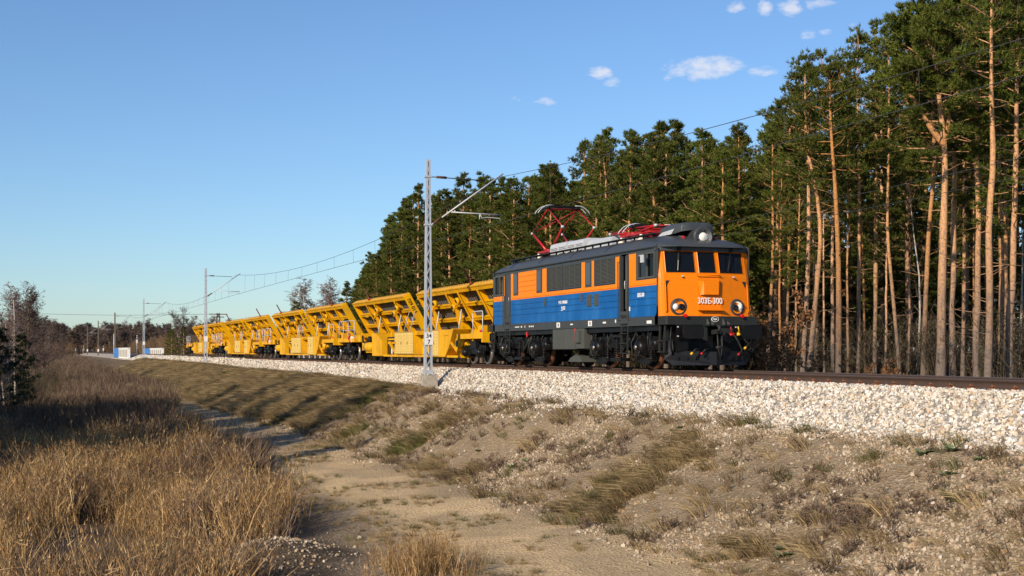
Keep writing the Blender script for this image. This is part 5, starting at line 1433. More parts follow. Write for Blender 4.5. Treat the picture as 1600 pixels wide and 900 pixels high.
MB().tube(me_, [cw_r*(1 + max(0, p[1]-60)/240) for p in me_], 5).build('messenger_wire', M['wire'], cw)
tag(dr.build('droppers', M['wire'], cw), kind='stuff')
# two slack cables running along the edge of the wood
for j, z in enumerate((5.95, 5.45)):
    pts = [(24.6, 18 + 44*i/30, z - 0.55*i/30 - 0.9*(i/30)*(1-i/30)) for i in range(31)]
    o = MB().tube(pts, 0.009, 5).build('power_cable', M['wire']); tag(o, ['upper of two slack power cables along the edge of the pine wood', 'lower of two slack power cables along the edge of the pine wood'][j], 'cable')
for q, hh, lab in ((18, 6.3, 'thin wooden pole carrying the slack cables at the right, before the wood'), (62, 5.5, 'thin wooden pole where the slack cables end behind the locomotive')):
    o = empty('cable_pole', (24.6, q, 0), lab, 'pole')
    b = MB(); b.cyl((0, 0, -1.4), (0, 0, hh), .085, .06, n=8); b.build('pole', M['timber'], o)
    b = MB(); b.bar((-.3, 0, hh-.2), (.3, 0, hh-.2), .07, .07); b.build('crossarm', M['timber'], o)

# ------------------------------------------------------------------ far line-side pieces
def parapet(x, y0, y1, lab, side):
    o = empty('bridge_parapet', (x, y0, 0), lab, 'parapet')
    L_ = y1 - y0
    b = MB(); b.box(-.2, .2, 0, L_*.58, -.75, .95); b.box(-.26, .26, -.1, L_*.58+.1, .95, 1.03)
    b.build('wall', M['white'], o)
    for k in range(6):
        q = MB(); a = L_*.58*(k+.15)/6; q.box(-.23, -.2, a, a+L_*.58*.7/6, -.5, .75); q.build('wall_panel', M['concrete'], o)
    b = MB()
    for k in range(13):
        y = L_*.58 + (L_*.42)*k/12
        b.box(-.04, .04, y-.05, y+.05, -.75, 1.0)
    for z in (-.4, .0, .5, .95): b.box(-.05, .05, L_*.58, L_, z-.05, z+.05)
    b.box(-.02, .02, L_*.6, L_, -.6, .9)
    b.build('railing', M['bluerail'], o)
    b = MB(); b.box(-.5, .6, -1, L_+1, -2.2, -.76); b.build('abutment', M['concrete'], o)
    return o
parapet(13.9, 224, 268, 'white bridge parapet with blue railing left of the track', -1)
p = parapet(21.4, 250, 296, 'white bridge parapet with blue end railing right of the track', 1)
def small_signal(s, off, lab, h=3.2):
    x, y, a = align(s)
    o = empty('line_signal', (x+off, y, -.6), lab, 'signal', None)
    b = MB(); b.cyl((0, 0, 0), (0, 0, h), .07, n=8); b.build('post', M['galv'], o)
    b = MB(); b.box(-.22, .22, -.12, .12, h-.2, h+.6); b.build('head', M['black'], o)
    b = MB(); b.cyl((0, -.14, h+.36), (0, -.12, h+.36), .12); b.cyl((0, -.14, h), (0, -.12, h), .12); b.build('lamp', M['white'], o)
    b = MB(); b.box(-.2, .2, -.1, -.04, h-1.4, h-.6); b.build('board', M['white'], o)
small_signal(330, 5.0, 'small dark signal with white board in the bushes beyond the train', 4.3)
small_signal(520, -3.2, 'white-boarded line signal left of the concrete posts far away', 2.6)
small_signal(500, 4.2, 'white-boarded line signal right of the concrete posts far away', 2.6)
for k, (px, H_) in enumerate(((178, 5.5), (278, 6.0), (366, 5.5))):
    q = at_depth(px, 548, 330); o = empty('white_post', (q.x, q.y, -.8), 'slim pale post standing among the far bushes', 'post', 'slim pale posts far behind the bushes')
    b = MB(); b.cyl((0, 0, 0), (0, 0, H_), .14, .1, n=8); b.build('shaft', M['galv'], o)
# far lattice pylon carrying a long line
q = at_depth(341, 548, 330)
py = empty('power_pylon', (q.x, q.y, -1), 'small rusty lattice power pylon far behind the train', 'pylon')
b = MB(); Hp = 10.8
for sx in (-1, 1):
    for sy in (-1, 1): b.bar((sx*.9, sy*.9, 0), (sx*.25, sy*.25, Hp), .14, .14)
for k in range(8):
    z0_, z1_ = Hp*k/8, Hp*(k+1)/8; w0, w1 = .9-.65*k/8, .9-.65*(k+1)/8
    for sy in (-1, 1): b.bar((-w0, sy*w0, z0_), (w1, sy*w1, z1_), .07, .07); b.bar((w0, sy*w0, z0_), (-w1, sy*w1, z1_), .07, .07)
b.build('tower', M['rust'], py)
b = MB(); b.bar((-2.2, 0, Hp-.3), (2.2, 0, Hp-.3), .3, .2); b.bar((-1.4, 0, Hp-1.0), (1.4, 0, Hp-1.0), .2, .2); b.build('crossarm', M['rust'], py)
pl_ = at_depth(-40, 485, 420); pr_ = Vector((q.x, q.y, Hp - 1.2))
b = MB(); b.tube([pl_.lerp(pr_, t/20) - Vector((0, 0, 3.2*(t/20)*(1-t/20))) for t in range(21)], .04, 4)
tag(b.build('power_line', M['wire']), 'thin power line crossing the sky low on the left', 'power line')

# ------------------------------------------------------------------ vegetation
def tubes_np(paths, radii, n):
    V, F = [], []; k = 0
    for pts, rs in zip(paths, radii):
        pts = np.asarray(pts, float); m = len(pts)
        d = np.gradient(pts, axis=0); d /= np.linalg.norm(d, axis=1)[:, None] + 1e-9
        ref = np.array([0.31, 0.95, 0.05]) if abs(d[0][2]) > .7 else np.array([0.05, 0.1, 0.99])
        u = np.cross(d, ref); u /= np.linalg.norm(u, axis=1)[:, None] + 1e-9
        w = np.cross(d, u)
        t = np.arange(n)/n*2*math.pi
        ring = pts[:, None] + np.asarray(rs)[:, None, None]*(u[:, None]*np.cos(t)[None, :, None] + w[:, None]*np.sin(t)[None, :, None])
        V.append(ring.reshape(-1, 3))
        i = np.arange(m-1)[:, None]*n + k; j = np.arange(n)[None]; j2 = (j+1) % n
        F.append(np.stack([i+j, i+j2, i+n+j2, i+n+j], -1).reshape(-1, 4)); k += m*n
    return np.concatenate(V), np.concatenate(F)
def blades_np(base, dirv, length, width, r, bend=0.0, two=False):
    """thin triangles from base along dirv"""
    n = len(base)
    rp = r.normal(size=(n, 3)); wv = np.cross(dirv, rp); wv /= np.linalg.norm(wv, axis=1)[:, None] + 1e-9
    wv *= (np.asarray(width)/2).reshape(-1, 1) if np.ndim(width) else width/2
    Ln = np.asarray(length).reshape(-1, 1) if np.ndim(length) else length
    tip = base + dirv*Ln
    if not two:
        V = np.stack([base - wv, base + wv, tip], 1).reshape(-1, 3)
        F = np.arange(3*n).reshape(-1, 3)
        return V, F
    mid = base + dirv*Ln*0.55
    tip = base + dirv*Ln + bend
    V = np.stack([base - wv, base + wv, mid + wv*.8, mid - wv*.8, tip], 1).reshape(-1, 3)
    k = (np.arange(n)*5)[:, None]
    F = np.concatenate([k + [0, 1, 2], k + [0, 2, 3], k + [3, 2, 4]], 0)
    return V, F
def unit(v): return v/(np.linalg.norm(v, axis=-1, keepdims=True) + 1e-9)

def pine_mesh(seed, H, cb, spread, tr, path=None, shoots=10, full=False, limbs=None, needle=0.17):
    """returns (trunk mesh, crown mesh); path: optional (z, x, y) knots of the bole"""
    r = np.random.default_rng(seed)
    nseg = 16
    zz = np.linspace(0, H*0.985, nseg)
    if path is None:
        ax = r.uniform(0, 6.28); lean_ = r.normal(0, 0.018)*H
        wob = r.normal(0, 0.05*H/12, (nseg, 2)); wob = np.cumsum(wob, 0)*0.45; wob -= wob[0]
        cx = wob[:, 0] + lean_*np.cos(ax)*(zz/H)**1.3; cy = wob[:, 1] + lean_*np.sin(ax)*(zz/H)**1.3
    else:
        pz = [p[0] for p in path]
        cx = np.interp(zz, pz, [p[1] for p in path]); cy = np.interp(zz, pz, [p[2] for p in path])
        k = np.array([.25, .5, .25]); sm = lambda q: np.concatenate([[q[0]], np.convolve(q, k, 'valid'), [q[-1]]])
        cx, cy = sm(cx), sm(cy)
    def cen(z): return np.array([np.interp(z, zz, cx), np.interp(z, zz, cy), z])
    def rad(z): return tr*(1 - z/H)**0.62*0.92 + 0.012 + tr*0.28*math.exp(-z/0.35)
    tp = [np.stack([cx, cy, zz], 1)]; trad = [[rad(z) for z in zz]]
    tp[0][0][2] = -0.4
    hb = H*cb
    bp, br = [], []
    SB, SD = [], []
    ga = r.uniform(0, 6.28)
    nl = limbs or int((H - hb)*(5.2 if not full else 5.5)) + 6
    for i in range(nl):
        u = (i + r.uniform(0, 1))/nl
        z = hb + (H - hb)*u*0.97
        ga += 2.4 + r.normal(0, 0.35)
        env = (0.42 + 0.58*min(1, u*3.2))*(1 - u)**0.62 if not full else (0.75 + 0.25*min(1, u*5))*(1 - u)**0.80
        Ln = spread*env*r.uniform(0.55, 1.2) + 0.28
        el = (-0.15 + 1.0*u + r.normal(0, 0.16))
        d = np.array([math.cos(ga)*math.cos(el), math.sin(ga)*math.cos(el), math.sin(el)])
        p0 = cen(z); n = 5
        t = np.linspace(0, 1, n)
        pts = p0 + d*Ln*t[:, None] + np.stack([r.normal(0, .05*Ln, n)*t, r.normal(0, .05*Ln, n)*t, 0.16*Ln*t**2 + r.normal(0, .03*Ln, n)*t], 1)
        rb_ = min(rad(z)*0.42, 0.008 + 0.011*Ln)
        bp.append(pts); br.append(rb_*(1 - 0.85*t))
        ncl = max(2, int(2.2 + Ln*(2.6 if not full else 2.9)))
        for c in range(ncl):
            tc_ = r.uniform(0.34, 1.04) if Ln > .6 else r.uniform(0.1, 1.0)
            pc = np.array([np.interp(tc_, t, pts[:, q]) for q in range(3)])
            side = np.cross(d, [0, 0, 1]); side /= np.linalg.norm(side) + 1e-9
            lat = r.normal(0, 0.20*Ln*(1.15 - 0.6*tc_) + .05)
            pc = pc + side*lat + np.array([0, 0, r.normal(0.03, 0.07)])
            ns = int(shoots*r.uniform(0.6, 1.4))
            rad_c = r.uniform(0.16, 0.30) if Ln > .6 else 0.14
            off = r.normal(size=(ns, 3)); off = unit(off)*(r.random((ns, 1))**0.4)*rad_c*np.array([1, 1, 0.55])
            sd_ = unit(off*np.array([1, 1, 1.2])/rad_c + d*0.5 + np.array([0, 0, 0.55]) + r.normal(0, .25, (ns, 3)))
            SB.append(pc + off); SD.append(sd_)
            if lat and abs(lat) > .1: bp.append(np.array([pts[2], pc])); br.append(np.array([.012, .005]))
    # leader
    ns = 14; zt_ = r.uniform(H*.95, H, ns); SB.append(np.stack([cen(q) for q in zt_]) + r.normal(0, .06, (ns, 3))); SD.append(unit(np.array([0, 0, 1.]) + r.normal(0, .45, (ns, 3))))
    # dead stubs below the crown
    for i in range(int(5 + hb*1.1)):
        z = r.uniform(min(1.2, hb*.5), hb*1.05); a = r.uniform(0, 6.28); Ln = r.uniform(.15, .9)*(1 if r.random() < .7 else 1.8)
        d = np.array([math.cos(a), math.sin(a), r.uniform(-.25, .5)]); t = np.linspace(0, 1, 4)[:, None]
        pts = cen(z) + d*Ln*t + np.array([0, 0, .12])*t**2*Ln + r.normal(0, .03, (4, 3))*t
        tp.append(pts); trad.append(np.array([.015, .011, .008, .003])*min(1.3, .5+Ln))
    tp += bp; trad += br
    V1, F1 = tubes_np(tp[:1], trad[:1], 9)
    V2, F2 = tubes_np(tp[1:], trad[1:], 3) if len(tp) > 1 else (np.zeros((0, 3)), np.zeros((0, 4), int))
    # bosses and old scars on the bole: slight noise on the rings
    V1 = V1 + (r.normal(0, tr*0.045, V1.shape)*np.array([1, 1, 0.2]))
    tm = np_mesh('trunk', np.concatenate([V1, V2]), np.concatenate([F1, F2 + len(V1)]), M['bark'], True)
    SB = np.concatenate(SB); SD = np.concatenate(SD)
    K = 9
    b = np.repeat(SB, K, 0); d = np.repeat(SD, K, 0)
    d = unit(d + r.normal(0, 0.50, d.shape))
    b = b - d*0.02 + r.normal(0, .02, b.shape)
    V, F = blades_np(b, d, needle*r.uniform(.5, 1.1, len(b)), .029*r.uniform(.7, 1.4, len(b))*needle/.17, r)
    cm = np_mesh('crown', V, F, M['needles'])
    return tm, cm

def bare_mesh(seed, H, tr, spread, upward=0.6, levels=3, mat_t='birchbark', dens=1.0, droop=0.0, twigmat='twig', stems=1, rmin=.0035):
    r = np.random.default_rng(seed)
    P1, R1, P2, R2 = [], [], [], []
    def grow(p, d, Ln, rad_, lev):
        n = 6 if lev == 0 else 4
        pts = [p]; dd = d.copy()
        for i in range(n-1):
            dd = unit(dd + r.normal(0, .10 + .05*lev, 3) + np.array([0, 0, (.06 if lev < 2 else .04) - droop*(.12*lev)]))
            pts.append(pts[-1] + dd*Ln/(n-1))
        pts = np.array(pts); rr_ = rad_*(1 - .82*np.linspace(0, 1, n))
        (P1 if lev == 0 else P2).append(pts); (R1 if lev == 0 else R2).append(np.maximum(rr_, rmin))
        if lev >= levels: return
        nc = int((20 if lev == 0 and H > 5 else 12 if lev == 0 else 6 if lev == 1 else 4)*dens*(1 if lev else H/7)**.5)
        for i in range(nc):
            t = r.uniform(.22 if lev == 0 else .15, 1.0)
            q = np.array([np.interp(t, np.linspace(0, 1, n), pts[:, k]) for k in range(3)])
            a = r.uniform(0, 6.28); out = np.array([math.cos(a), math.sin(a), 0])
            base = unit(pts[-1] - pts[0])
            nd = unit(base*upward + out*(1.0 if lev else .85) + np.array([0, 0, .25 if lev == 0 else .1 - droop]))
            ln = (spread*(1.12 - .75*t) if lev == 0 else Ln*r.uniform(.35, .65))*r.uniform(.6, 1.15)
            grow(q, nd, ln, max(rad_*(1-.8*t)*.5, .006), lev + 1)
    for s in range(stems):
        a = r.uniform(0, 6.28); k = 0 if stems == 1 else r.uniform(.1, .5)
        grow(np.array([math.cos(a)*k*.3, math.sin(a)*k*.3, -.3]), unit(np.array([math.cos(a)*k, math.sin(a)*k, 1.])), H*r.uniform(.75, 1) if stems > 1 else H, tr, 0)
    V1, F1 = tubes_np(P1, R1, 6); V2, F2 = tubes_np(P2, R2, 3)
    return np_mesh('trunk', V1, F1, M[mat_t], True), np_mesh('crown', V2, F2, M[twigmat])
def plant_tree(name, tm, cm, x, y, z, rz, sc, label, cat, group=None):
    o = empty(name, (x, y, z), label, cat, group, rz); o.scale = sc if hasattr(sc, '__len__') else (sc, sc, sc)
    link('trunk', tm, o); link('crown', cm, o)
    return o

# --- the pine wood beyond the track
SIL = [(300, 500), (555, 455), (562, 430), (578, 402), (600, 375), (622, 322), (650, 296), (690, 305), (715, 285), (745, 268), (790, 280), (822, 252), (865, 258), (905, 240), (930, 225), (950, 192), (975, 215),
       (1005, 200), (1050, 196), (1085, 192), (1120, 196), (1165, 190), (1200, 196), (1216, 150), (1240, 98), (1262, 110), (1290, 100), (1330, 60), (1375, 48), (1405, 42), (1430, 5), (1480, -30), (1600, -60), (1700, -60)]
tall = [pine_mesh(100+i, 13.0, cb, sp*1.1, .105, shoots=10) for i, (cb, sp) in enumerate(((.50, 2.0), (.56, 2.2), (.45, 1.8), (.60, 1.9), (.52, 2.4), (.42, 1.7)))]
bushy = [pine_mesh(200+i, 12.0, cb, sp*1.12, .10, shoots=14, full=True, needle=.185) for i, (cb, sp) in enumerate(((.16, 1.9), (.22, 2.1), (.12, 1.7), (.28, 2.0), (.20, 2.3), (.10, 2.0)))]
# the wood's front rank on the right, traced stem by stem: (px knots of the bole), distance, bole radius, crown start, crown spread
front_rank = [
    ([(1198, 600), (1203, 500), (1208, 400), (1207, 300)], 56, .13, .66, 1.6, 205, 'slim forked-topped pine at the left end of the tall trunks beside the locomotive front'),
    ([(1225, 600), (1231, 480), (1233, 380), (1234, 240)], 57, .11, .62, 1.6, 150, 'slim straight pine just right of the locomotive among brown leaves'),
    ([(1253, 598), (1260, 480), (1264, 380), (1263, 270)], 50, .165, .66, 2.1, 95, 'left pine of the crossing pair, its orange bole rising almost straight'),
    ([(1262, 598), (1272, 500), (1284, 360), (1275, 290), (1258, 225)], 49, .165, .66, 1.8, 105, 'right pine of the crossing pair, bole leaning right and then back'),
    ([(1301, 596), (1301, 480), (1300, 390), (1303, 300)], 55, .13, .58, 1.6, 120, 'slender orange pine close behind the grey-footed curved trunk'),
    ([(1310, 600), (1311, 470), (1310, 400), (1306, 300), (1297, 190)], 47, .19, .66, 2.1, 98, 'curved pine with grey lower bole and orange top leaning left'),
    ([(1340, 596), (1342, 480), (1343, 300), (1340, 150)], 52, .13, .62, 1.9, 58, 'thin bright orange pine behind a clump of green foliage'),
    ([(1366, 596), (1368, 450), (1369, 300), (1369, 180)], 53, .16, .60, 2.0, 48, 'dark-barked straight pine, left of the slanting thin trunk'),
    ([(1407, 596), (1397, 480), (1386, 370), (1388, 260), (1389, 200)], 50, .11, .62, 1.6, 60, 'thin pine slanting to the left, beside the dark straight trunk'),
    ([(1442, 596), (1447, 450), (1453, 330), (1462, 260), (1456, 170)], 47, .15, .66, 1.9, 12, 'pine with a kinked bole just left of the big forked pine'),
    ([(1504, 596), (1506, 480), (1507, 350), (1505, 200)], 53, .13, .55, 2.0, -20, 'dark slim pine between the two thickest trunks'),
    ([(1543, 604), (1547, 480), (1546, 400), (1543, 340), (1553, 270), (1549, 160)], 41, .20, .70, 2.4, -45, 'thick S-curved pine with pinkish bark near the right edge'),
    ([(1561, 598), (1566, 450), (1563, 320), (1559, 200)], 47, .17, .60, 2.1, -40, 'left stem of the twin orange pines at the right edge'),
    ([(1569, 598), (1572, 450), (1571, 300), (1568, 180)], 49, .14, .60, 2.0, -35, 'right stem of the twin orange pines at the right edge')]
taken = []
for i, (kn, dist, rr_, cb, sp, ytop, lab) in enumerate(front_rank):
    b0 = at_depth(*kn[0], dist); zb_ = gz(b0.x, b0.y); Ht = CAM_Z + (HOR - ytop)*dist/FPX - zb_
    path = []
    for (px, py_) in kn:
        q = at_depth(px, py_, dist); path.append((max(0, q.z - zb_), q.x - b0.x, q.y - b0.y))
    path.append((Ht, path[-1][1]*1.02, path[-1][2]*1.02))
    tm, cm = pine_mesh(300+i, Ht, cb*.97, sp*1.05, rr_*.62, path, shoots=10)
    plant_tree('pine_tree', tm, cm, b0.x, b0.y, zb_, 0, 1, lab, 'pine tree'); taken.append((b0.x, b0.y))
# the big forked pine
dist = 43
b0 = at_depth(1470, 602, dist); zb_ = gz(b0.x, b0.y)
def rel(px, py_, dd=0):
    q = at_depth(px, py_, dist + dd); return np.array([q.x - b0.x, q.y - b0.y, q.z - zb_])
H1 = rel(1462, 40)[2]
tm, cm = pine_mesh(350, H1, .62, 2.8, .165, [(0, *rel(1470, 600)[:2]), (rel(0, 450)[2], *rel(1472, 450)[:2]), (rel(0, 330)[2], *rel(1475, 330)[:2]), (rel(0, 225)[2], *rel(1478, 225)[:2]), (rel(0, 140)[2], *rel(1464, 140)[:2]), (H1, *rel(1462, 40)[:2])], shoots=16)
fk = plant_tree('pine_tree', tm, cm, b0.x, b0.y, zb_, 0, 1, 'tallest front pine, bright orange with a wide fork high in its bole', 'pine tree')
def fork(name, pts, rs):
    V, F = tubes_np([np.array([rel(*p) for p in pts])], [rs], 8); link(name, np_mesh(name, V, F, M['bark'], True), fk)
fork('fork_limb', [(1475, 226), (1458, 205), (1440, 178), (1428, 155), (1418, 145)], [.11, .09, .075, .06, .04])
fork('fork_limb', [(1477, 215), (1482, 195), (1483, 180), (1475, 165, .4), (1478, 140, .6)], [.085, .07, .06, .05, .03])
fork('fork_limb', [(1470, 172), (1482, 158, -.3), (1491, 160, -.5)], [.05, .035, .02])
for k, (px, py_, dd) in enumerate(((1418, 120, 0), (1440, 95, 1.2), (1492, 90, -1.0))):
    q = rel(px, py_, dd); _, c2 = pine_mesh(360+k, 3.2, .1, 2.1, .05, shoots=16)
    o = link('crown', c2, fk); o.location = (q[0], q[1], q[2]-1.2)
taken.append((b0.x, b0.y))
# slim young pines filling the front of the wood on the right
for i, px in enumerate((1218, 1244, 1288, 1324, 1352, 1383, 1421, 1488, 1522, 1583)):
    d = 49 + (i*3.7) % 8; q = at_depth(px, 600, d); z0_ = gz(q.x, q.y); tm, cm = tall[(i*5) % 6]
    s = (.62 + .22*((i*.618) % 1)); plant_tree('pine_tree', tm, cm, q.x, q.y, z0_, i*2.1, (.5, .5, s), 'slim young pine ' + ('just right of the brown-leaved oaks', 'left of the crossing pair of pines', 'right of the crossing pair of pines', 'right of the curved grey-footed pine', 'left of the dark straight pine', 'right of the dark straight pine', 'right of the slanting thin pine', 'right of the big forked pine', 'left of the thick S-curved pine', 'right of the twin orange pines')[i], 'pine tree', 'slim young pines among the front pines'); taken.append((q.x, q.y))
# the rest of the wood
def blocked(x, y, dmin):
    return any((x-a)**2 + (y-b)**2 < dmin*dmin for a, b in taken)
ZONES = [(600, 'at the left end of the wood, over the second wagon'), (665, 'left of the nearest silver mast'), (720, 'just right of the nearest silver mast'), (780, 'over the gap between wagon and locomotive'), (850, 'over the rear end of the locomotive'),
         (940, 'behind the raised pantograph'), (1040, 'over the lowered pantograph'), (1120, 'over the locomotive cab'), (1190, 'just right of the locomotive front'), (1260, 'behind the crossing pair of pines'), (1350, 'behind the curved grey-footed pine'),
         (1450, 'left of the big forked pine'), (1540, 'right of the big forked pine'), (9999, 'behind the thick pines at the right edge')]
cands = []
tries = 0
while len(cands) < 275 and tries < 60000:
    tries += 1
    x = 26.3 + 27*rng.random()**1.35; y = rng.uniform(22, 215)
    px, py_, d = proj(x, y, 0)
    if px < 556 + 14*rng.random() or px > 1690: continue
    right = px > 1190
    dmin = (1.9 if right else 1.75) if x < 34 else 2.3
    if x < 28 and right and px > 1235: continue
    if blocked(x, y, dmin): continue
    yt = np.interp(px, [s[0] for s in SIL], [s[1] for s in SIL])
    z0_ = gz(x, y)
    Hs = CAM_Z + (HOR - yt)*d/FPX - z0_
    H = Hs*(1.05 - abs(rng.normal(0, .12)))
    if x > 32: H *= rng.uniform(.80, .99)
    if H > 17.5: H = 17.5*rng.uniform(.88, 1)
    if H < 2.5: continue
    taken.append((x, y)); cands.append((x, y, z0_, H, px, d))
for (x, y, z0_, H, px, d) in cands:
    kind = 'right' if px > 1190 else 'mid' if px > 775 else 'left'
    use = tall if (kind == 'right' and rng.random() < (.9 if x < 34 else .5)) or (kind == 'mid' and rng.random() < .12) else bushy
    tm, cm = use[rng.integers(0, len(use))]
    hb_ = 13.0 if use is tall else 12.0
    s = H/hb_; w = s**.6*rng.uniform(.95, 1.25) if s > .5 else s**.75*1.1
    lab = ('front-row ' if x < 30.5 else 'second-row ' if x < 37 else 'deep-set ') + ('bare-boled' if use is tall else 'bushy') + ' pine ' + next(t for q, t in ZONES if px < q); grp = 'wood: ' + lab
    plant_tree('pine_tree', tm, cm, x, y, z0_, rng.uniform(0, 6.28), (w, w, s), lab, 'pine tree', grp)
# a few pines with a place of their own
for (px, ytop, yb, d, sc, lab) in ((540, 440, 548, 150, bushy[0], 'small round pine at the left end of the wood, above the wagons'), (462, 470, 548, 190, bushy[3], 'dark little pine left of the pale bare birches above the wagons'),
                                  (487, 486, 548, 215, bushy[2], 'low dark pine in front of the bare birches behind the wagons'),
                                  (268, 514, 550, 175, bushy[1], 'round dark pine among tan bushes right of the white parapet'), (287, 510, 550, 168, bushy[4], 'second round dark pine among tan bushes near the last wagon')):
    q = at_depth(px, 548, d); z0_ = gz(q.x, q.y); H = CAM_Z + (HOR-ytop)*d/FPX - z0_
    w = H/12*(1.35 if px > 400 else 1.6)
    plant_tree('pine_tree', *sc, q.x, q.y, z0_, px, (w, w, H/12), lab, 'pine tree')
# depth of the wood behind: one mass nobody could count
n = 620
x = 44 + 44*rng.random(n)**1.3; y = rng.uniform(15, 300, n)
pxs = np.array([proj(a, b, 0)[0] for a, b in zip(x, y)]); k = (pxs > 590); x, y = x[k], y[k]
wood = [t for pair in bushy for t in pair]
hs = rng.uniform(.55, .85, len(x))
base_i = rng.integers(0, 6, len(x))*2
P = np.stack([x, y, ground(x, y)], 1); Rz = rng.uniform(0, 6.28, len(x)); rot = np.stack([Rz*0, Rz*0, Rz], 1)
scatter('deep_wood', np.concatenate([P, P]), np.concatenate([rot, rot]), np.concatenate([hs, hs]), np.concatenate([base_i, base_i + 1]), wood)
# undergrowth: bare saplings and brush between the boles
shr = [bare_mesh(400+i, 2.6, .022, .9, .9, 2, 'twig_olive', 1.0, 0, 'twig_olive', stems=6) for i in range(4)]
def merged(pair, name):
    a, b = pair
    bm = bmesh.new(); bm.from_mesh(a); bm.from_mesh(b)
    me = bpy.data.meshes.new(name); bm.to_mesh(me); bm.free(); me.materials.append(b.materials[0]); return me
shrm = [merged(p, 'undergrowth') for p in shr]
n = 560
x = 27.5 + 24*rng.random(n)**1.2; y = rng.uniform(22, 130, n)
P = np.stack([x, y, ground(x, y)], 1); Rz = rng.uniform(0, 6.28, n)
scatter('undergrowth', P, np.stack([Rz*0, Rz*0, Rz], 1), rng.uniform(.45, 1.35, n), rng.integers(0, 4, n), shrm)
# thin birch stems in the wood on the right
for px, lab in ((1588, 'thin white birch stem at the right edge of the wood'), (1432, 'thin white birch stem left of the forked pine')):
    q = at_depth(px, 560, 52); tm, cm = bare_mesh(px, 7.5, .06, 1.3, .9, 2, 'birchbark', .7)
    plant_tree('birch_tree', tm, cm, q.x, q.y, gz(q.x, q.y), 0, 1, lab, 'birch tree')
# young oaks that keep their dead brown leaves
def oak_mesh(seed, H):
    tm, cm = bare_mesh(seed, H, .035, 1.1, .7, 2, 'twig_olive', 1.0, 0, 'twig_olive', stems=2)
    r = np.random.default_rng(seed); co = np.empty(len(cm.vertices)*3, np.float32); cm.vertices.foreach_get('co', co); co = co.reshape(-1, 3)
    pick = co[r.integers(0, len(co), 1500)]; pick = pick[pick[:, 2] > H*.18]
    grp = fbm(pick[:, 0]*3 + 9, pick[:, 2]*3 + pick[:, 1], 1.2, seed % 7) > .46
    pick = pick[grp]
    d = unit(r.normal(0, 1, pick.shape) + np.array([0, 0, -.3]))
    V, F = blades_np(pick + r.normal(0, .05, pick.shape), d, r.uniform(.06, .13, len(pick)), r.uniform(.05, .09, len(pick)), r, 0, True)
    lm_ = np_mesh('dead_leaves', V, F, M['deadleaf'])
    return tm, cm, lm_
oaks = [oak_mesh(500+i, 3.4) for i in range(3)]
for i, (px, d, s, lab) in enumerate(((1188, 42, 1.1, 'young oak with dead brown leaves just right of the locomotive front'), (1212, 44, 1.25, 'young oak in brown leaf between the slim pines beside the locomotive'), (1238, 47, .8, 'low oak sapling in brown leaf left of the crossing pines'),
                                  (1395, 46, .45, 'low brown-leaved oak sapling by the thin slanting pine'), (1340, 47, .4, 'low brown-leaved oak sapling under the thin orange pine'), (1520, 45, .42, 'low brown-leaved oak sapling between the thick trunks'), (1378, 48, .42, 'low brown-leaved oak sapling at the foot of the dark straight pine'))):
    q = at_depth(px, 590, d); o = empty('oak_sapling', (q.x, q.y, gz(q.x, q.y)), lab, 'oak sapling', None, i*1.3); o.scale = (s, s, s)
    tm, cm, lm_ = oaks[i % 3]; link('stem', tm, o); link('branches', cm, o); link('dead_leaves', lm_, o)
# green broom and grass low along the wood's foot, seen under the train
def tuft(seed, n, L0, L1, spread, lean_, w, mat, droop=.0):
    r = np.random.default_rng(seed)
    a = r.uniform(0, 6.28, n); rad_ = spread*np.sqrt(r.random(n))
    base = np.stack([rad_*np.cos(a), rad_*np.sin(a), np.full(n, -.02)], 1)
    d = unit(np.stack([np.cos(a)*r.uniform(.1, .55, n) + lean_[0], np.sin(a)*r.uniform(.1, .55, n) + lean_[1], np.ones(n)], 1))
    Ln = r.uniform(L0, L1, n)
    bend = np.stack([d[:, 0], d[:, 1], -np.ones(n)*.5], 1)*(droop*Ln)[:, None]
    V, F = blades_np(base, d, Ln, r.uniform(.6, 1.4, n)*w, r, bend, True)
    return np_mesh('tuft', V, F, mat)
gt_ = [tuft(600+i, 70, .18, .5, .22, (0, 0), .014, M['greengrass'], .35) for i in range(3)]
n = 2600
x = rng.uniform(21.8, 26.5, n); y = rng.uniform(25, 150, n)
k = fbm(x, y, 4, 31) > .44; x, y = x[k], y[k]
Rz = rng.uniform(0, 6.28, len(x))
scatter('green_verge', np.stack([x, y, ground(x, y)], 1), np.stack([Rz*0, Rz*0, Rz], 1), rng.uniform(.8, 2.0, len(x)), rng.integers(0, 3, len(x)), gt_)
broom = bare_mesh(450, 1.0, .012, .4, 1.1, 2, 'greengrass', 1.6, 0, 'greengrass', stems=14)
for i, (px, d) in enumerate(((782, 70), (852, 62), (905, 58), (1002, 52))):
    q = at_depth(px, 575, d); plant_tree('green_bush', *broom, q.x, q.y, gz(q.x, q.y), i, .95, 'low green broom bush seen under the train beyond the rails', 'bush', 'green broom bushes beyond the rails')

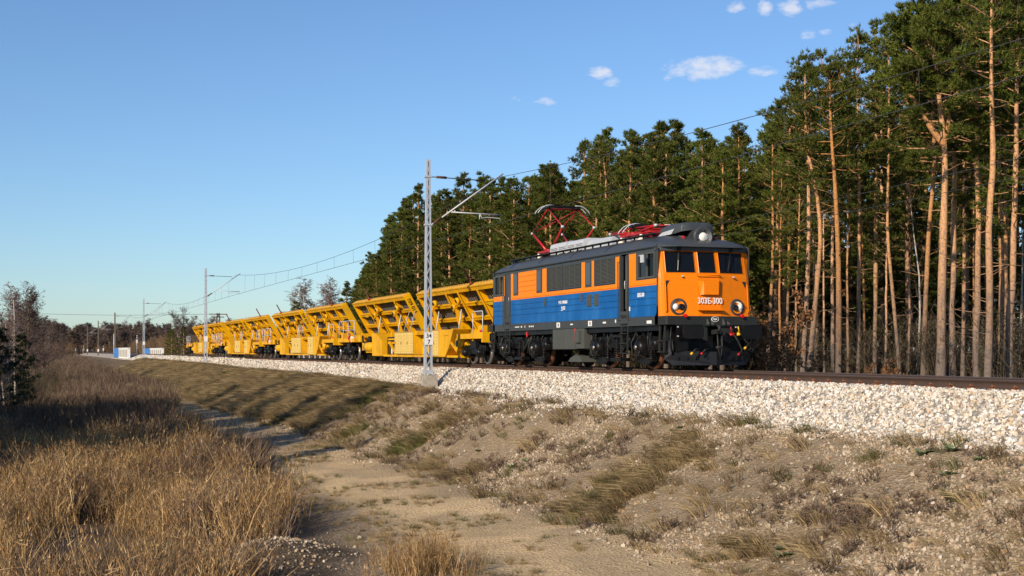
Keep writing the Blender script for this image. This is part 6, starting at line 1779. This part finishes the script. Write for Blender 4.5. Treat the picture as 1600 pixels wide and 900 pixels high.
# --- far woods and brush
far_bare = [bare_mesh(700+i, 9.0, .11, sp, up, 3, 'birchbark' if i in (1, 3) else 'twig', 1.45, dr_, 'birch_twig' if i in (1, 3) else 'twig', rmin=.013) for i, (sp, up, dr_) in enumerate(((3.0, .7, 0), (2.2, .95, .35), (3.4, .6, 0), (2.0, 1.0, .3), (2.6, .8, .1)))]
line_bare = [bare_mesh(740+i, 9.0, .14, sp, up, 3, 'twig', 1.5, 0, rmin=.03) for i, (sp, up) in enumerate(((3.2, .7), (2.6, .85), (3.6, .6)))]
def far_tree(px, ytop, d, v, lab, grp=None, ws=1.0, name='bare_tree', src=None):
    q = at_depth(px, 548, d); z0_ = gz(q.x, q.y); H = CAM_Z + (HOR - ytop)*d/FPX - z0_
    w = H/9*ws
    return plant_tree(name, *(src or far_bare)[v], q.x, q.y, z0_, px*.7, (w, w, H/9), lab, name.replace('_', ' '), grp)
for px, yt, d, v, ws in ((476, 440, 210, 1, 1.15), (493, 436, 205, 3, 1.3), (508, 438, 210, 1, 1.1), (522, 436, 207, 3, 1.2), (468, 452, 215, 3, 1.0), (500, 446, 214, 1, 1.2), (484, 448, 203, 3, 1.1), (515, 444, 212, 1, 1.2)):
    far_tree(px, yt, d, v, 'bare birch with pale trunk behind the yellow wagons, left of the pines', 'bare birches behind the wagons', ws, 'birch_tree')
far_line = [(75, 505), (88, 512), (100, 514), (112, 508), (122, 510), (133, 508), (146, 514), (160, 512), (172, 508), (185, 516), (198, 512), (212, 514), (226, 520), (240, 520), (70, 498), (252, 520), (262, 516), (140, 520), (118, 518), (178, 519), (152, 521), (94, 520), (206, 520)]
for i, (px, yt) in enumerate(far_line):
    far_tree(px, yt, 480 + 60*(i % 3), i % 3, 'bare tree in the far tree line beyond the bend of the track', 'bare trees of the far tree line', 1.5, src=line_bare)
for i, (px, yt, d, ws) in enumerate(((282, 490, 260, 1.1), (290, 484, 265, 1.0), (298, 496, 250, 1.2), (310, 500, 255, 1.2), (322, 498, 270, 1.1), (334, 500, 260, 1.2), (346, 502, 275, 1.2), (358, 500, 265, 1.2), (372, 502, 260, 1.2), (386, 500, 275, 1.1), (400, 498, 260, 1.2), (415, 500, 270, 1.2), (430, 492, 265, 1.1), (446, 494, 270, 1.1), (300, 492, 285, 1.3), (276, 506, 240, 1.0), (256, 512, 300, 1.1))):
    far_tree(px, yt, d, (0, 2, 4, 1)[i % 4], 'bare grey tree in the copse behind the far wagons', 'bare trees behind the far wagons', ws)
# tan willow scrub right of the line, far off
wil = [merged(bare_mesh(720+i, 3.2, .03, 1.1, 1.0, 2, 'willow', 1.5, 0, 'willow', stems=9), 'willow') for i in range(3)]
P, S = [], []
for k in range(520):
    px = rng.uniform(205, 420); d = rng.uniform(175, 330)
    q = at_depth(px, 548, d)
    if q.x < 23.5: continue
    P.append((q.x, q.y, gz(q.x, q.y))); S.append(rng.uniform(.75, 1.35)*(1.0 if px > 225 else .8)*min(1.25, d/200))
scatter('willow_scrub', P, np.stack([np.zeros(len(P)), np.zeros(len(P)), rng.uniform(0, 6.28, len(P))], 1), S, rng.integers(0, 3, len(P)), wil)
P, S = [], []
for k in range(420):
    px = rng.uniform(-60, 560); d = rng.uniform(330, 620); q = at_depth(px, 548, d)
    if abs(q.x - XC) < 9 and q.y < 480 or (q.x < XC and d < 430 and px > 130): continue
    P.append((q.x, q.y, gz(q.x, q.y))); S.append(rng.uniform(.9, 1.7))
scatter('far_scrub', P, np.stack([np.zeros(len(P)), np.zeros(len(P)), rng.uniform(0, 6.28, len(P))], 1), S, rng.integers(0, 3, len(P)), wil)
# dim wood on the skyline, a long way off
P, S = [], []
for k in range(900):
    px = rng.uniform(-80, 560); d = rng.uniform(560, 900); q = at_depth(px, 548, d); P.append((q.x, q.y, -1)); S.append(rng.uniform(1.0, 1.6))
scatter('distant_wood', P, np.stack([np.zeros(len(P)), np.zeros(len(P)), rng.uniform(0, 6.28, len(P))], 1), S, rng.integers(0, 3, len(P)), [merged(t, 'far_tree') for t in line_bare])

# --- left side: birches, spruces and brush at the edge of the hollow
spr = [pine_mesh(800+i, 5.0, .05, 1.25, .07, shoots=11, full=True, needle=.16) for i in range(3)]
for tm, cm in spr: cm.materials.clear(); cm.materials.append(M['needles_dark'])
def left_tree(px, ybase_d, ytop, v, lab, ws=1.0, name='birch_tree', grp=None):
    d = ybase_d; q = at_depth(px, 560, d); z0_ = gz(q.x, q.y); H = CAM_Z + (HOR - ytop)*d/FPX - z0_; w = H/9*ws
    plant_tree(name, *far_bare[v], q.x, q.y, z0_, px, (w, w, H/9), lab, name.replace('_', ' '), grp)
left_tree(8, 74, 458, 1, 'white-stemmed bare birch at the far left edge of the photo', .8)
left_tree(24, 76, 446, 3, 'tall bare birch with a white stem, second from the left edge', .85)
left_tree(36, 92, 456, 0, 'brown-twigged bare birch behind the two white stems', .9)
left_tree(14, 72, 500, 3, 'leaning white birch stem low at the left edge', .8)
left_tree(50, 120, 478, 2, 'bare tree sloping down the left wood edge, first of the row', .9, 'bare_tree')
for i, (px, d, yt) in enumerate(((46, 100, 470), (58, 130, 488), (66, 150, 497), (76, 170, 505), (84, 200, 514), (92, 230, 520), (60, 210, 490), (72, 240, 500), (40, 140, 468), (30, 120, 464), (12, 110, 462), (0, 100, 470), (98, 270, 524))):
    left_tree(px, d, yt, (0, 2, 4)[i % 3], 'bare brown tree in the row along the left wood edge', 1.0, 'bare_tree', 'bare trees along the left wood edge')
for i, (px, d, yt, lab) in enumerate(((2, 66, 515, 'dark spruce at the left edge, nearest of the three'), (36, 72, 525, 'dark spruce right of the white birch stems'), (18, 78, 530, 'dark small spruce between the white birch stems'))):
    q = at_depth(px, 560, d); z0_ = gz(q.x, q.y); H = CAM_Z + (HOR - yt)*d/FPX - z0_
    plant_tree('spruce_tree', *spr[i], q.x, q.y, z0_, i, (H/5, H/5, H/5), lab, 'spruce tree')
# trees just outside the left of the frame whose long shadows reach into the hollow
for i in range(78):
    x = -6.5 - 20*((i*0.618) % 1)**1.1; y = 30 + 34*((i*0.7549 + .13) % 1)
    if x > -9.5 and y < 48: x -= 4
    if y < 34: x = min(x, -12)
    H = 8.5 + 5*((i*.77) % 1); tm, cm = (bushy if i % 3 else tall)[i % 6]; plant_tree('pine_tree', tm, cm, x, y, gz(x, y), i, (H/11, H/11, H/12), 'pine standing just off the left edge beside the hollow', 'pine tree', 'pines just off the left edge')
for i in range(16):
    x = -7.0 - 11*((i*0.618 + .3) % 1); y = 30.5 + 8*((i*0.7549 + .5) % 1); H = 7.5 + 4*((i*.77) % 1); tm, cm = bushy[i % 6]
    plant_tree('pine_tree', tm, cm, x, y, gz(x, y), i, (H/10, H/10, H/12), 'pine standing just off the left edge beside the hollow', 'pine tree', 'pines just off the left edge')
# brush along the left edge
P, S = [], []
for k in range(240):
    px = rng.uniform(-60, 95); d = rng.uniform(68, 190)
    q = at_depth(px*(1 if d > 90 else .75), 560, d); P.append((q.x, q.y, gz(q.x, q.y))); S.append(rng.uniform(.35, .95))
scatter('left_brush', P, np.stack([np.zeros(len(P)), np.zeros(len(P)), rng.uniform(0, 6.28, len(P))], 1), S, rng.integers(0, 4, len(P)), shrm)

# --- reeds in the hollow
def reed_clump(seed, n, L0, L1, spread, w):
    r = np.random.default_rng(seed)
    a = r.uniform(0, 6.28, n); rad_ = spread*np.sqrt(r.random(n))
    base = np.stack([rad_*np.cos(a), rad_*np.sin(a), np.full(n, -.05)], 1)
    d = unit(np.stack([r.normal(0.03, .22, n), r.normal(.03, .22, n), np.ones(n)], 1)); Ln = r.uniform(L0, L1, n)
    bend = r.normal(0, .15, (n, 3))*Ln[:, None]
    V, F = blades_np(base, d, Ln, w*r.uniform(.6, 1.5, n), r, bend, True)
    # side leaves and feathery tops
    m = n*2; i = r.integers(0, n, m); t = r.uniform(.25, .85, m)
    b2 = base[i] + d[i]*(Ln[i]*t)[:, None]; d2 = unit(d[i]*r.uniform(.5, 1.3, (m, 1)) + r.normal(0, .6, (m, 3)))
    V2, F2 = blades_np(b2, d2, r.uniform(.10, .32, m), w*r.uniform(.6, 1.3, m), r)
    m = n*2; i = r.integers(0, n, m); t = r.uniform(.86, 1.0, m)
    b3 = base[i] + d[i]*(Ln[i]*t)[:, None] + bend[i]*.6; d3 = unit(d[i] + r.normal(0, .35, (m, 3)))
    V3, F3 = blades_np(b3, d3, r.uniform(.05, .12, m), w*1.2, r)
    return np_mesh('reed', np.concatenate([V, V2, V3]), np.concatenate([F, F2 + len(V), F3 + len(V) + len(V2)]), M['reed'])
reeds = [reed_clump(900+i, 22, .35, 1.12 + .1*(i % 3), .24, .0105) for i in range(5)]
reeds_brown = [reed_clump(910+i, 24, .5, 1.0, .22, .010) for i in range(3)]
for q in reeds_brown: q.materials.clear(); q.materials.append(M['weed'])
n = 16000
x = rng.uniform(-10, 6.6, n); y = 13.5 + 34*rng.random(n)**1.15
edge = 4.6 + (fbm(x*0 + 3, y, 3.4, 131, 3) - .5)*2.2 + .01*(y - 20) + .7*np.exp(-((y - 27)/3.0)**2)
m_ = sstep(0, -.5, x - edge)*np.clip((fbm(x, y, 2.6, 141, 4) - .40)*6, .04, 1)
m_ *= 1 - np.exp(-(((x-3.6)/1.6)**2 + ((y-21.2)/2.3)**2)**2*.9)*.99      # bare heap of gravel
m_ *= 1 - np.exp(-(((x-4.9)/.7)**2 + ((y-20.9)/1.0)**2))*.95
dd_ = y*CT + x*ST; px_ = 800 + FPX*(x*CT - y*ST)/dd_
m_ *= ~((px_ > 335 + 12*(dd_ - 15) + rng.normal(0, 25, n)) & (dd_ < 24.5))
m_ *= .35 + .65*(fbm(x, y, 1.1, 145, 2) > .42)
k = (rng.random(n) < m_) & (np.abs((x*CT - y*ST)/(y*CT + x*ST)) < .45); x, y = x[k], y[k]
x3 = 5.45 + rng.normal(0, .30, 75); y3 = 19.2 + rng.normal(0, .55, 75)                  # pale clump at the bottom of the frame
x4 = 6.2 + rng.normal(0, .12, 16); y4 = 58 + rng.normal(0, .3, 16)                      # lone clump on the grass
x, y = np.concatenate([x, x3, x4]), np.concatenate([y, y3, y4])
hs = (.42 + 1.0*fbm(x, y, 2.4, 151, 3))*rng.uniform(.8, 1.12, len(x)); hs[-16:] *= .8; hs[-91:-16] *= .72
Rz = rng.uniform(0, 6.28, len(x)); tl = rng.normal(0, .17, (len(x), 2))
brown = (fbm(x, y, 1.7, 157, 3) > .52); brown[-91:] = False
scatter('reed_bed', np.stack([x, y, ground(x, y)], 1), np.stack([tl[:, 0], tl[:, 1], Rz], 1), hs, np.where(brown & (rng.random(len(x)) < .55), 5 + rng.integers(0, 3, len(x)), rng.integers(0, 5, len(x))), reeds + reeds_brown)
# low brown herbage farther along the hollow
herb = [tuft(930+i, 46, .25, .8, .28, (0, 0), .016, M['weed'], .1) for i in range(3)] + [tuft(935+i, 40, .25, .7, .25, (0, 0), .015, M['drygrass'], .25) for i in range(2)]
n = 26000
x = rng.uniform(-14, 10, n); y = 34 + 240*rng.random(n)**1.7
edge = 5.6 + (fbm(x*0 + 3, y, 5, 161, 3) - .5)*2.4 + sstep(55, 100, y)*3.0
k = (x < edge) & (rng.random(n) < np.clip((fbm(x, y, 4, 171) - .30)*5, .06, 1)); x, y = x[k], y[k]
Rz = rng.uniform(0, 6.28, len(x))
scatter('dry_herbage', np.stack([x, y, ground(x, y)], 1), np.stack([Rz*0, Rz*0, Rz], 1), rng.uniform(.7, 1.7, len(x))*(1 + sstep(80, 160, y)*.35), np.where(rng.random(len(x)) < .68, rng.integers(0, 3, len(x)), rng.integers(3, 5, len(x))), herb)
# --- the embankment: dry grass streaming downhill, green patches, dead weeds
dg = [tuft(950+i, 46, .14, .40, .12, (-.75, -.05), .008, M['drygrass'], .55) for i in range(3)] + [tuft(960+i, 44, .12, .32, .12, (-.6, 0), .008, M['greengrass'], .5) for i in range(2)]
n = 52000
x = rng.uniform(8.6, 13.75, n); y = 11 + 170*rng.random(n)**1.8
gm_ = grass_mask(x, y); k = rng.random(n) < np.maximum(gm_*.95, sstep(44, 70, y)*.8*sstep(8.8, 9.6, x) + .025); x, y = x[k], y[k]
green = (fbm(x, y, 1.5, 181, 3) + rng.normal(0, .07, len(x)) > .60 + .08*sstep(40, 60, y))
Rz = rng.normal(0, .5, len(x))
scatter('slope_grass', np.stack([x, y, ground(x, y)], 1), np.stack([Rz*0, Rz*0, Rz], 1), rng.uniform(.5, 1.4, len(x))*(1 + sstep(45, 70, y)*.45 + sstep(70, 140, y)*.5)*(.6 + .8*fbm(x, y, 1.3, 205, 3)), np.where(green, rng.integers(3, 5, len(x)), rng.integers(0, 3, len(x))), dg)
wd = [merged(bare_mesh(970+i, .55, .006, .22, .9, 2, 'weed', 1.3, 0, 'weed', stems=7), 'weed') for i in range(4)]
n = 2600
x = rng.uniform(8.8, 13.4, n); y = 11 + 95*rng.random(n)**1.3
wm = np.clip((fbm(x*.5, y, 2.2, 191, 3) - .46)*5, .10, 1); k = rng.random(n) < wm; x, y = x[k], y[k]
xa = np.concatenate([x, 11.0 + rng.normal(0, .5, 60), 11.3 + rng.normal(0, .55, 35)]); ya = np.concatenate([y, 16.4 + rng.normal(0, 1.3, 60), 27.5 + rng.normal(0, 1.6, 35)])
Rz = rng.uniform(0, 6.28, len(xa)); lean_ = rng.normal(-.25, .2, len(xa))
scatter('dead_weeds', np.stack([xa, ya, ground(xa, ya)], 1), np.stack([Rz*0, lean_, Rz*0.2], 1), rng.uniform(.25, 1.0, len(xa)), rng.integers(0, 4, len(xa)), wd)
# small litter of grass on the sandy path and heap
n = 3200
x = rng.uniform(4.8, 9.6, n); y = rng.uniform(16, 60, n); k = fbm(x, y, 1.6, 201, 3) > .53 + .06*sstep(6.5, 7.2, x)*sstep(9, 8.4, x); x, y = x[k], y[k]; Rz = rng.uniform(0, 6.28, len(x))
scatter('path_grass', np.stack([x, y, ground(x, y)], 1), np.stack([Rz*0, Rz*0, Rz], 1), rng.uniform(.25, .6, len(x)), rng.integers(0, 5, len(x)), dg)
# broad-leaved rosettes on the slope
def rosette(seed):
    mb = MB(); r = random.Random(seed)
    for i in range(9):
        a = i*2.4 + r.uniform(-.2, .2); Ln = r.uniform(.13, .24); el = r.uniform(.25, .9); w = Ln*.30
        c, s = math.cos(a), math.sin(a)
        def q(t, e, up): return (c*t*Ln - s*e, s*t*Ln + c*e, up)
        zt_ = [0.0, math.sin(el)*Ln*.5, math.sin(el)*Ln*.72, math.sin(el)*Ln*.62]
        mb.grid([[q(0, -w*.2, .0), q(0, 0, .0), q(0, w*.2, .0)], [q(.4, -w, zt_[1]+.015), q(.4, 0, zt_[1]), q(.4, w, zt_[1]+.015)], [q(.75, -w*.9, zt_[2]), q(.75, 0, zt_[2]-.01), q(.75, w*.9, zt_[2])], [q(1, -.01, zt_[3]), q(1, 0, zt_[3]), q(1, .01, zt_[3])]])
    return mb.mesh('leaves', M['leafgreen'])
ros = [rosette(i) for i in range(3)]
for i, (px, py_) in enumerate(((1062, 670), (1052, 676), (1175, 660), (1258, 668), (1480, 745), (1488, 707), (1220, 862), (822, 722), (800, 732), (746, 706), (1225, 870), (1440, 712), (1530, 722))):
    lo, hi = 5.0, 60.0                      # follow the sight line down to the ground
    dd = 12.0
    while dd < 70:
        q = at_depth(px, py_, dd)
        if q.z <= gz(q.x, q.y): break
        dd += .05
    o = empty('mullein_rosette', (q.x, q.y, gz(q.x, q.y)), 'broad-leaved green rosette growing on the gravel slope', 'plant', 'green rosettes on the gravel slope', i*1.1)
    s = .55 + .16*((i*7) % 3); o.scale = (s, s, s); link('leaves', ros[i % 3], o)
# dark bare shrubs standing at the edge of the hollow
for i, (x, y, s, lab) in enumerate(((4.9, 37.4, .82, 'dark bare shrub at the edge of the reeds casting a long shadow'), (4.3, 36.0, .70, 'lower dark bare shrub left of the tall one at the reed edge'), (5.5, 38.8, .55, 'low dark bush beside the sandy track above the reeds'), (2.5, 62, .7, 'dark bare shrub far back in the hollow, left of the grassy slope'), (4.5, 66, .6, 'small dark bare shrub in the hollow near the lone reed clump'))):
    o = plant_tree('bare_shrub', *shr[i % 4], x, y, gz(x, y), i, s, lab, 'shrub')
